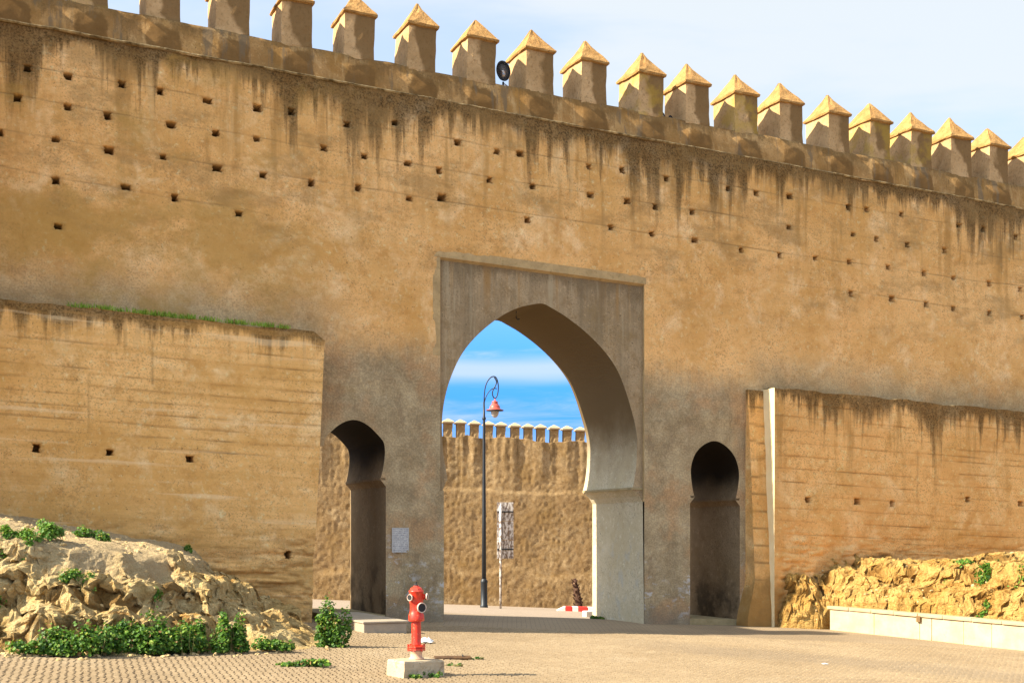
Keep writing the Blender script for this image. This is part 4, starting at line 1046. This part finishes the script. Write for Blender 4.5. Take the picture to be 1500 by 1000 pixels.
# ================================================================ HYDRANT
def paint_red():
    m, t, b = new_mat('hydrant_red_paint', .38, .5); P = t.coord(); x, y, z = t.sep(P)
    c = t.mix(t.rng(t.noise(P, 7, 6, .7), .35, .7), (.66, .040, .014), (.50, .028, .014))
    c = t.mix(t.m('MULTIPLY', t.rng(t.noise(P, 22, 6, .8), .56, .62), .8), c, (.62, .22, .12))
    c = t.mix(t.m('MULTIPLY', t.rng(t.noise(t.mp(P, (1, 1, .3), (3, 3, 3)), 34, 5, .75), .58, .66), .8), c, (.16, .035, .02))
    c = t.mix(t.rng(t.m('ADD', z, t.m('MULTIPLY', t.noise(P, 18, 4), .12)), .205, .150), c, (.52, .12, .085))
    t.put(b.inputs['Base Color'], c); t.put(b.inputs['Normal'], t.bump(t.noise(P, 35, 4), .25, .006)); return m
M_hyd = paint_red(); M_black = flat('black_rubber', (.008, .008, .008), .7); M_hyc = simple_noise('pale_chipped_paint', (.50, .36, .28), (.62, .52, .44), 30, .7, .3, 60, ((.45, .06, .03), 40, .56, .8))
M_plinth = simple_noise('rough_concrete', (.42, .33, .21), (.52, .42, .28), 4, .95, .6, 18, ((.18, .13, .08), 7, .55, .6))
hc = Vector((-1.235, 16.74, 0)); hz = .205 + float(GZ(hc.x, hc.y))
pl = empty('concrete_block', (hc.x, hc.y, float(GZ(hc.x, hc.y)))); tag(pl, 'rough pale concrete block under the red hydrant, mossy at its foot', 'concrete block')
pc = [Vector((-1.603, 16.61, 0)), Vector((-1.36, 16.33, 0)), Vector((-.878, 16.80, 0)), Vector((-1.121, 17.08, 0))]
bm = bmesh.new(); lv = []
for z, s in ((-.05, 1.0), (.0, 1.0), (.1, .99), (.185, .98), (.205, .94)):
    ring = []
    for k in range(4):
        for u in range(4):
            p = pc[k].lerp(pc[(k + 1) % 4], u / 4) - hc; ring.append(bm.verts.new((p.x * s + random.uniform(-.007, .007), p.y * s + random.uniform(-.007, .007), z + random.uniform(-.004, .004) - SL * p.x)))
    lv.append(ring)
for a_, b_ in zip(lv, lv[1:]):
    for i in range(16): bm.faces.new([a_[i], a_[(i + 1) % 16], b_[(i + 1) % 16], b_[i]])
bm.faces.new(lv[-1]); bm_obj('block', bm, M_plinth, pl)
V, F = leaves(120, .12, .05, .05, .03, 4, 0, 3); mo = mesh_obj('moss', [v + np.array([-.02, -.385, -.0]) for v in V], F, M_leaf, pl)
V, F = leaves(110, .16, .05, .07, .03, 6, 0, 3); mo = mesh_obj('moss', [v + np.array([.20, -.16, -.0]) for v in V], F, M_leaf, pl)

hy = empty('fire_hydrant', (hc.x, hc.y, hz)); tag(hy, 'red pillar fire hydrant with three open outlets, standing on a concrete block', 'fire hydrant')
bm = bmesh.new(); lathe(bm, [(.10, -.01), (.098, .02), (.078, .03), (.076, .09), (.086, .10), (.086, .125)], 24); bm_obj('base', bm, flat('sandy_base_paint', (.60, .38, .25), .8), hy, True)
bm = bmesh.new(); lathe(bm, [(.072, .125), (.118, .128), (.118, .150), (.10, .152), (.10, .158), (.118, .160), (.118, .180), (.066, .184)], 8)
fl = bm_obj('flange', bm, M_hyd, hy)
for k in range(6):
    an = k * math.pi / 3 + .3; bm = bmesh.new(); M_ = Matrix.Translation((.105 * math.cos(an), .105 * math.sin(an), .112)); lathe(bm, [(.014, 0), (.014, .014), (.008, .015), (.008, .074), (.014, .075), (.014, .092)], 6, M_); bm_obj('bolt', bm, M_hyd, fl)
bm = bmesh.new(); lathe(bm, [(.066, .18), (.063, .20), (.061, .49), (.063, .515)], 28); bm_obj('barrel', bm, M_hyd, hy, True)
bm = bmesh.new(); lathe(bm, [(.063, .505), (.098, .515), (.103, .525), (.104, .545), (.098, .60), (.086, .635), (.082, .66), (.082, .74), (.090, .77), (.094, .80), (.094, .905), (.098, .91), (.098, .925), (.090, .93)], 32); bm_obj('head', bm, M_hyd, hy, True)
bm = bmesh.new(); lathe(bm, [(.088, .928), (.084, .94), (.072, .962), (.046, .975), (.040, .99), (.030, .992)], 8, Matrix.Rotation(.3, 4, 'Z')); bn = bm_obj('bonnet', bm, M_hyd, hy)
bm = bmesh.new(); lathe(bm, [(.020, .985), (.019, 1.0), (.011, 1.012), (.009, 1.045), (.004, 1.05)], 6); bm_obj('operating_nut', bm, M_black, hy)
hy.scale = (1, 1, .955)
def outlet(name, az, z, r, ln, tilt=0, start=.05):
    M_ = Matrix.Rotation(R(az), 4, 'Z') @ Matrix.Rotation(R(90 + tilt), 4, 'Y'); M_ = Matrix.Translation((0, 0, z)) @ M_
    bm = bmesh.new(); lathe(bm, [(r * .82, start), (r * .82, ln - .03), (r * .98, ln - .028)], 20, M_, cap=False); ot = bm_obj(name, bm, M_hyd, hy, True)
    bm = bmesh.new(); lathe(bm, [(r * .80, ln - .018), (r * 1.0, ln - .017), (r * 1.0, ln - .004), (r * .94, ln + .002), (r * .82, ln), (r * .76, ln - .02)], 20, M_, cap=False); bm_obj('ring', bm, M_hyc, ot, True)
    bm = bmesh.new(); lathe(bm, [(r * .81, ln - .004), (r * .74, ln - .03), (r * .70, .02)], 20, M_); bm_obj('bore', bm, M_black, ot)
outlet('outlet', -52, .70, .070, .135)
outlet('outlet', -128, .835, .046, .13)
outlet('outlet', -8, .845, .046, .15)

# ================================================================ SMALL THINGS ON THE GROUND
p = gnd(664, 964); mc = empty('drain_cover', (p.x, p.y, p.z), .10); tag(mc, 'thin rusty metal cover plate lying on the paving right of the hydrant', 'drain cover')
M_rust = simple_noise('rusty_steel', (.05, .03, .018), (.13, .07, .03), 14, .8, .3, 60)
bm = bmesh.new(); box(bm, -.28, .26, -.16, .16, .0, .03); bm_obj('plate', bm, M_rust, mc, bevel=.006)
bm = bmesh.new(); tube(bm, [(.14, -.03, .029), (.14, -.03, .05), (.14, .05, .05), (.14, .05, .029)], .008, 6); bm_obj('handle', bm, M_iron, mc)
for i, (px, py) in enumerate(((697, 965), (664, 975))):
    p = gnd(px, py); plant('weed', ('tiny weed in the paving joints right of the rusty cover plate', 'tiny weed in the paving joints just in front of the rusty cover plate')[i], 'weed', p, 90, .13, .07, .04, .03, 790 + i, lobes=3)
def rag(name, label, loc, w_, d_, h_, mat, seed):
    n = 14; u = np.linspace(-1, 1, n); A, B = np.meshgrid(u, u, indexing='ij')
    r_ = np.sqrt(A * A + B * B)
    z = h_ * np.clip(1 - r_ ** 2 * .8, 0, 1) * (.6 + .6 * np.abs(fbm(A * 2.5, B * 2.5, 0, 3, seed))) + .006
    P = np.stack([A * w_ * (1 + .2 * fbm(B * 2, A * 2, 0, 2, seed + 3)), B * d_, z], -1)
    o = grid_obj(name, P, mat, None, False); o.location = loc; return tag(o, label, 'litter')
M_bag = flat('white_plastic', (.80, .80, .78), .5, var=.1)
rag('plastic_bag', 'crumpled white plastic bag lying on the paving behind the hydrant', gnd(624, 940), .13, .12, .085, M_bag, 3)
rag('paper_scrap', 'small flat white scrap on the right of the paved forecourt', gnd(1208, 972), .045, .05, .012, M_bag, 8)
# rubble and single stones at the foot of the mound and bank
M_stone = simple_noise('loose_sandstone', (.42, .29, .125), (.52, .38, .19), 5, .95, .6, 16, rnd=1)
def stone_mesh(seed):
    r = random.Random(seed); bm = bmesh.new(); bmesh.ops.create_icosphere(bm, subdivisions=2, radius=1)
    for v in bm.verts:
        n_ = float(fbm(np.array([v.co.x * 1.3]), np.array([v.co.y * 1.3]), np.array([v.co.z * 1.3]), 3, seed)[0]); v.co *= 1 + .28 * n_; v.co.z *= .62; v.co.x *= 1.2
    me = bpy.data.meshes.new('loose_stone'); bm.to_mesh(me); bm.free(); me.materials.append(M_stone); return me
sm = [stone_mesh(900 + i) for i in range(6)]
for (px, py, s_, hf, lb) in [(163, 771, .10, heightL, 'pale stone at the bastion foot, left of a matching stone'), (183, 772, .10, heightL, 'pale stone at the bastion foot, right of a matching stone'), (480, 951, .05, None, 'small pale stone in front of the upright leafy bush'),
        (64, 760, .06, heightL, 'small stone on the shaded sand above the mound crest')]:
    p = at(px, py, hf); o = link(bpy.data.objects.new('loose_stone', random.choice(sm))); o.location = p + Vector((0, 0, s_ * .35)); o.scale = (s_,) * 3; o.rotation_euler = (random.random(), random.random(), random.random() * 6); tag(o, lb, 'stone')
V, F = [], []
def scatter(n, fpos, smin, smax):
    for _ in range(n):
        p = fpos()
        if p is None: continue
        me = random.choice(sm); s_ = random.uniform(smin, smax) * random.choice((.6, 1, 1)); Rm = Matrix.Rotation(random.random() * 6, 3, 'Z') @ Matrix.Rotation(random.random() * 6, 3, 'X'); k = len(V)
        for v in me.vertices: V.append(tuple(Rm @ v.co * s_ + p))
        for f in me.polygons: F.append(tuple(k + i for i in f.vertices))
def pos_left():
    X = random.uniform(-9.5, -3.0); Y = random.uniform(16.2, 24); s = float(poly_dist(np.array([X]), np.array([Y]), footL)[0])
    if s < .25 and random.random() < .75 or s < -.15 or (s > .9 and random.random() < .35): return None
    return Vector((X, Y, heightL(X, Y) + .005))
def pos_right():
    X = random.uniform(5.9, 11.5); Y = random.uniform(27, 31.5); 
    if heightR(X, Y) - float(GZ(X, Y)) < .03: return None
    return Vector((X, Y, heightR(X, Y) + .005))
scatter(2300, pos_left, .010, .05); scatter(700, pos_right, .012, .05)
tag(mesh_obj('rubble', V, F, M_stone), 'scattered sandy rubble over the rock mound and bank', 'rubble', kind='stuff')

# ================================================================ NOTICE on the pier
tA, zA = inv(574, 773); tB, zB = inv(597, 808)
def notice_mat():
    m, t, b = new_mat('faded_notice', .7, .2); P = t.coord(); x, y, z = t.sep(P)
    c = t.mix(t.rng(t.noise(P, 9, 5, .7), .35, .65), (.40, .38, .36), (.56, .54, .50))
    rows = t.m('GREATER_THAN', t.m('FRACT', t.m('MULTIPLY', z, 26)), .45); ink = t.rng(t.noise(t.mp(P, (60, 1, 26)), 1, 3, .8), .48, .55)
    c = t.mix(t.m('MULTIPLY', t.m('MULTIPLY', rows, ink), .65), c, (.10, .10, .14)); t.put(b.inputs['Base Color'], c); return m
nt = empty('notice', wpt((tA + tB) / 2, .035, (zA + zB) / 2), WA); tag(nt, 'faded grey paper notice stuck on the pier left of the main arch', 'notice')
w2, h2 = (tB - tA) / 2, (zA - zB) / 2
bm = bmesh.new(); box(bm, -w2, w2, -.008, .03, -h2, h2); bm_obj('sheet', bm, notice_mat(), nt)
bm = bmesh.new(); e_ = .012
box(bm, -w2 - e_, w2 + e_, -.012, -.002, h2, h2 + e_); box(bm, -w2 - e_, w2 + e_, -.012, -.002, -h2 - e_, -h2); box(bm, -w2 - e_, -w2, -.012, -.002, -h2, h2); box(bm, w2, w2 + e_, -.012, -.002, -h2, h2)
bm_obj('border', bm, flat('pale_border', (.50, .49, .46), .8), nt)

# ================================================================ STREET LAMP beyond the gate
LY = 45.0; LX = (709 - 750) / 1900 * LY; lz = float(GZ(LX, LY))
lamp = empty('street_lamp', (LX, LY, lz)); tag(lamp, 'tall dark swan-neck street lamp with a red hood, seen through the main arch', 'street lamp')
sc_ = .00332
def lp(cx, cy, y=0): return ((cx - 137) * sc_, y, 7.11 + (350 - cy) * sc_ + .0)
bm = bmesh.new(); lathe(bm, [(.135, -.05), (.135, .08), (.115, .10), (.115, .85), (.125, .87), (.125, .92), (.085, .98), (.080, 1.0)], 14); bm_obj('plinth', bm, M_iron, lamp, True)
bm = bmesh.new(); tube(bm, [(0, 0, .95), (0, 0, 3.2), (0, 0, 5.0), (0, 0, 6.45), (0, 0, 7.13)], [.078, .066, .052, .045, .030], 12); bm_obj('pole', bm, M_iron, lamp, True)
bm = bmesh.new(); lathe(bm, [(.055, 6.50), (.066, 6.52), (.066, 6.58), (.05, 6.60)], 12); bm_obj('collar', bm, M_iron, lamp, True)
def smoothc(pts, k=3):
    pts = [Vector(p) for p in pts]
    for _ in range(k):
        q = [pts[0]]
        for a_, b_ in zip(pts, pts[1:]): q += [a_.lerp(b_, .25), a_.lerp(b_, .75)]
        pts = q + [pts[-1]]
    return pts
bm = bmesh.new(); tube(bm, smoothc([lp(137, 360), lp(140, 240), lp(160, 150), lp(200, 92), lp(240, 76), lp(270, 95), lp(286, 160), lp(287, 220), lp(275, 285), lp(250, 316), lp(228, 285), lp(222, 245), lp(240, 205), lp(262, 170), lp(270, 130), lp(245, 90)]), .021, 7); bm_obj('swan_neck', bm, M_iron, lamp, True)
bm = bmesh.new(); tube(bm, smoothc([lp(137, 372), lp(150, 310), lp(175, 255), lp(210, 215), lp(245, 202), lp(272, 208)]), .017, 7); bm_obj('brace', bm, M_iron, lamp, True)
lx = (251 - 137) * sc_; LM = Matrix.Translation((lx, 0, 0)); z0 = 7.11 + (350 - 430) * sc_
bm = bmesh.new(); lathe(bm, [(.30, z0 - .015), (.305, z0), (.215, z0 + .028), (.185, z0 + .05), (.175, z0 + .13), (.15, z0 + .165), (.125, z0 + .175), (.12, z0 + .215), (.085, z0 + .235), (.105, z0 + .245), (.10, z0 + .295), (.05, z0 + .31), (.02, z0 + .345), (.02, z0 + .39)], 20, LM); hd = bm_obj('hood', bm, M_red, lamp, True)
bm = bmesh.new(); lathe(bm, [(.30, z0 - .03), (.305, z0 - .012), (.16, z0 - .008)], 20, LM); bm_obj('rim', bm, M_iron, hd, True)
gm = flat('frosted_glass', (.42, .38, .34), .3)
bm = bmesh.new(); lathe(bm, [(.145, z0 - .012), (.142, z0 - .08), (.118, z0 - .17), (.08, z0 - .235), (.03, z0 - .265)], 18, LM); bm_obj('globe', bm, gm, lamp, True)

# ================================================================ SIGN seen from behind
SY = 44.0; SX = (740 - 750) / 1900 * SY; sz = float(GZ(SX, SY))
sg = empty('road_sign', (SX, SY, sz), R(12)); tag(sg, 'tall weathered sign of three metal strips on a post, below the far rampart', 'sign')
def alu():
    m, t, b = new_mat('peeling_sign_back', .6, .4); P = t.coord()
    c = t.mix(t.rng(t.noise(t.mp(P, (9, 1, 3.5)), 1.4, 6, .75), .44, .56), (.66, .64, .62), (.16, .115, .09))
    t.put(b.inputs['Base Color'], c); return m
M_alu = alu(); sc1 = 1900 / SY
y2z = lambda py: CH + (786 - py) * SY / 1900 - sz
zb, zt_ = y2z(818), y2z(735)
for k, (x0, x1) in enumerate(((-.285, -.125), (-.118, .10), (.107, .285))):
    for j in range(3):
        a_, b_ = zb + (zt_ - zb) * j / 3 + .008, zb + (zt_ - zb) * (j + 1) / 3 - .008
        bm = bmesh.new(); box(bm, x0, x1, -.02, .0, a_, b_); bm_obj('strip', bm, M_alu, sg, bevel=.006)
bm = bmesh.new(); tube(bm, [(-.17, -.06, -.1), (-.17, -.06, zt_ - .05)], .038, 10); bm_obj('post', bm, M_alu, sg, True)
for z_ in (zb + .3, zt_ - .35):
    bm = bmesh.new(); box(bm, -.28, .28, -.045, -.021, z_, z_ + .04); bm_obj('bracket', bm, M_iron, sg)

# ================================================================ RED AND WHITE KERB, white block, burnt trunk
KY = 44.5
def on(px, Y): return (px - 750) / 1900 * Y
kb = empty('painted_kerb', (on(812, KY), KY, float(GZ(on(812, KY), KY))), R(4)); tag(kb, 'kerb painted in red and white blocks, beyond the right jamb of the main arch', 'kerb')
xk = 0.
for i, (px0, px1) in enumerate(((816, 828), (828, 838), (838, 847), (847, 861), (861, 872), (872, 886), (886, 900), (900, 914))):
    x0, x1 = (px0 - 812) * KY / 1900, (px1 - 812) * KY / 1900
    bm = bmesh.new(); vs = box(bm, x0 + .003, x1 - .003, -.16, .16, -.2, .17)
    for v in vs:
        v.co.z -= SL * v.co.x
        if i == 0 and v.co.x < x0 + .1 and v.co.z > 0: v.co.z = .03
    bm_obj('block', bm, M_redp if i % 2 else M_white, kb, bevel=.02)
bp = Vector((on(866, 33.5), 33.5, 0)); bp.z = float(GZ(bp.x, bp.y))
bk = empty('white_block', bp, WA); tag(bk, 'short whitewashed kerb block touching the back of the right jamb', 'kerb')
bm = bmesh.new(); box(bm, -.20, .45, -.10, .12, -.2, .16); bm_obj('block', bm, M_white, bk, bevel=.02)
TY = 46.0; tx = on(846, TY); tz = float(GZ(tx, TY))
tk = empty('palm_stump', (tx, TY, tz)); tag(tk, 'slim scorched palm stump leaning left behind the painted kerb', 'stump')
M_burn = simple_noise('scorched_bark', (.030, .012, .008), (.10, .055, .035), 9, .95, .6, 30, ((.50, .32, .18), 12, .60, .8))
bm = bmesh.new(); pts_ = [(.05, 0, -.1), (.04, 0, .3), (-.02, 0, .65), (-.08, 0, .95), (-.10, 0, 1.15)]; tube(bm, pts_, [.15, .13, .105, .085, .05], 10); bm_obj('trunk', bm, M_burn, tk, True)
r = random.Random(5)
for k in range(26):
    u = k / 26; z = .05 + 1.05 * u; cx = .05 - .15 * u; an = k * 2.4; rad = .14 - .06 * u
    bm = bmesh.new(); M_ = Matrix.Translation((cx + rad * math.cos(an), rad * math.sin(an), z)) @ Matrix.Rotation(an, 4, 'Z') @ Matrix.Rotation(R(35), 4, 'Y')
    vs = box(bm, -.012, .012, -.035, .035, -.03, .075 + r.random() * .03, M_); bm_obj('leaf_base', bm, M_burn, tk)
# ================================================================ FLOODLIGHTS on the parapet
def flood(px, py, s, face, label):
    t_, z_ = inv(px, py, v=-.55)
    root = empty('floodlight', wpt(t_, -.55, CZ + .0), WA + face); tag(root, label, 'floodlight')
    bm = bmesh.new(); box(bm, -.09 * s, .09 * s, -.05 * s, .05 * s, -.01, .03); box(bm, -.015 * s, .015 * s, -.02 * s, .02 * s, .03, .20 * s); bm_obj('bracket', bm, M_iron, root, bevel=.004)
    M_ = Matrix.Translation((0, 0, .40 * s)) @ Matrix.Rotation(R(72), 4, 'X')
    bm = bmesh.new(); lathe(bm, [(.03 * s, -.13 * s), (.09 * s, -.12 * s), (.155 * s, -.02 * s), (.175 * s, .0), (.178 * s, .03 * s), (.165 * s, .035 * s), (.155 * s, .0), (.10 * s, -.08 * s)], 24, M_ @ Matrix.Diagonal((.78, 1.25, 1, 1))); hs = bm_obj('housing', bm, M_iron, root, True)
    bm = bmesh.new(); lathe(bm, [(.04 * s, -.078 * s), (.12 * s, -.03 * s), (.150 * s, .006 * s)], 24, M_ @ Matrix.Diagonal((.78, 1.25, 1, 1))); bm_obj('reflector', bm, flat('reflector', (.45, .40, .38), .25, .8), hs, True)
    bm = bmesh.new(); tube(bm, [(0, 0, .18 * s), (.12 * s, -.02, .10 * s), (.22 * s, 0, .03), (.34 * s, 0, .02)], .012, 6); bm_obj('cable', bm, M_hyc, root)
    return root
flood(737, 100, 1.15, -.15, 'large oval floodlight between two merlons near the top centre of the wall')
flood(972, 162, .42, .5, 'tiny dark spotlight at the foot of a merlon right of the large floodlight')
flood(982, 165, .36, -.4, 'smaller of the twin spotlights, just right of its twin')
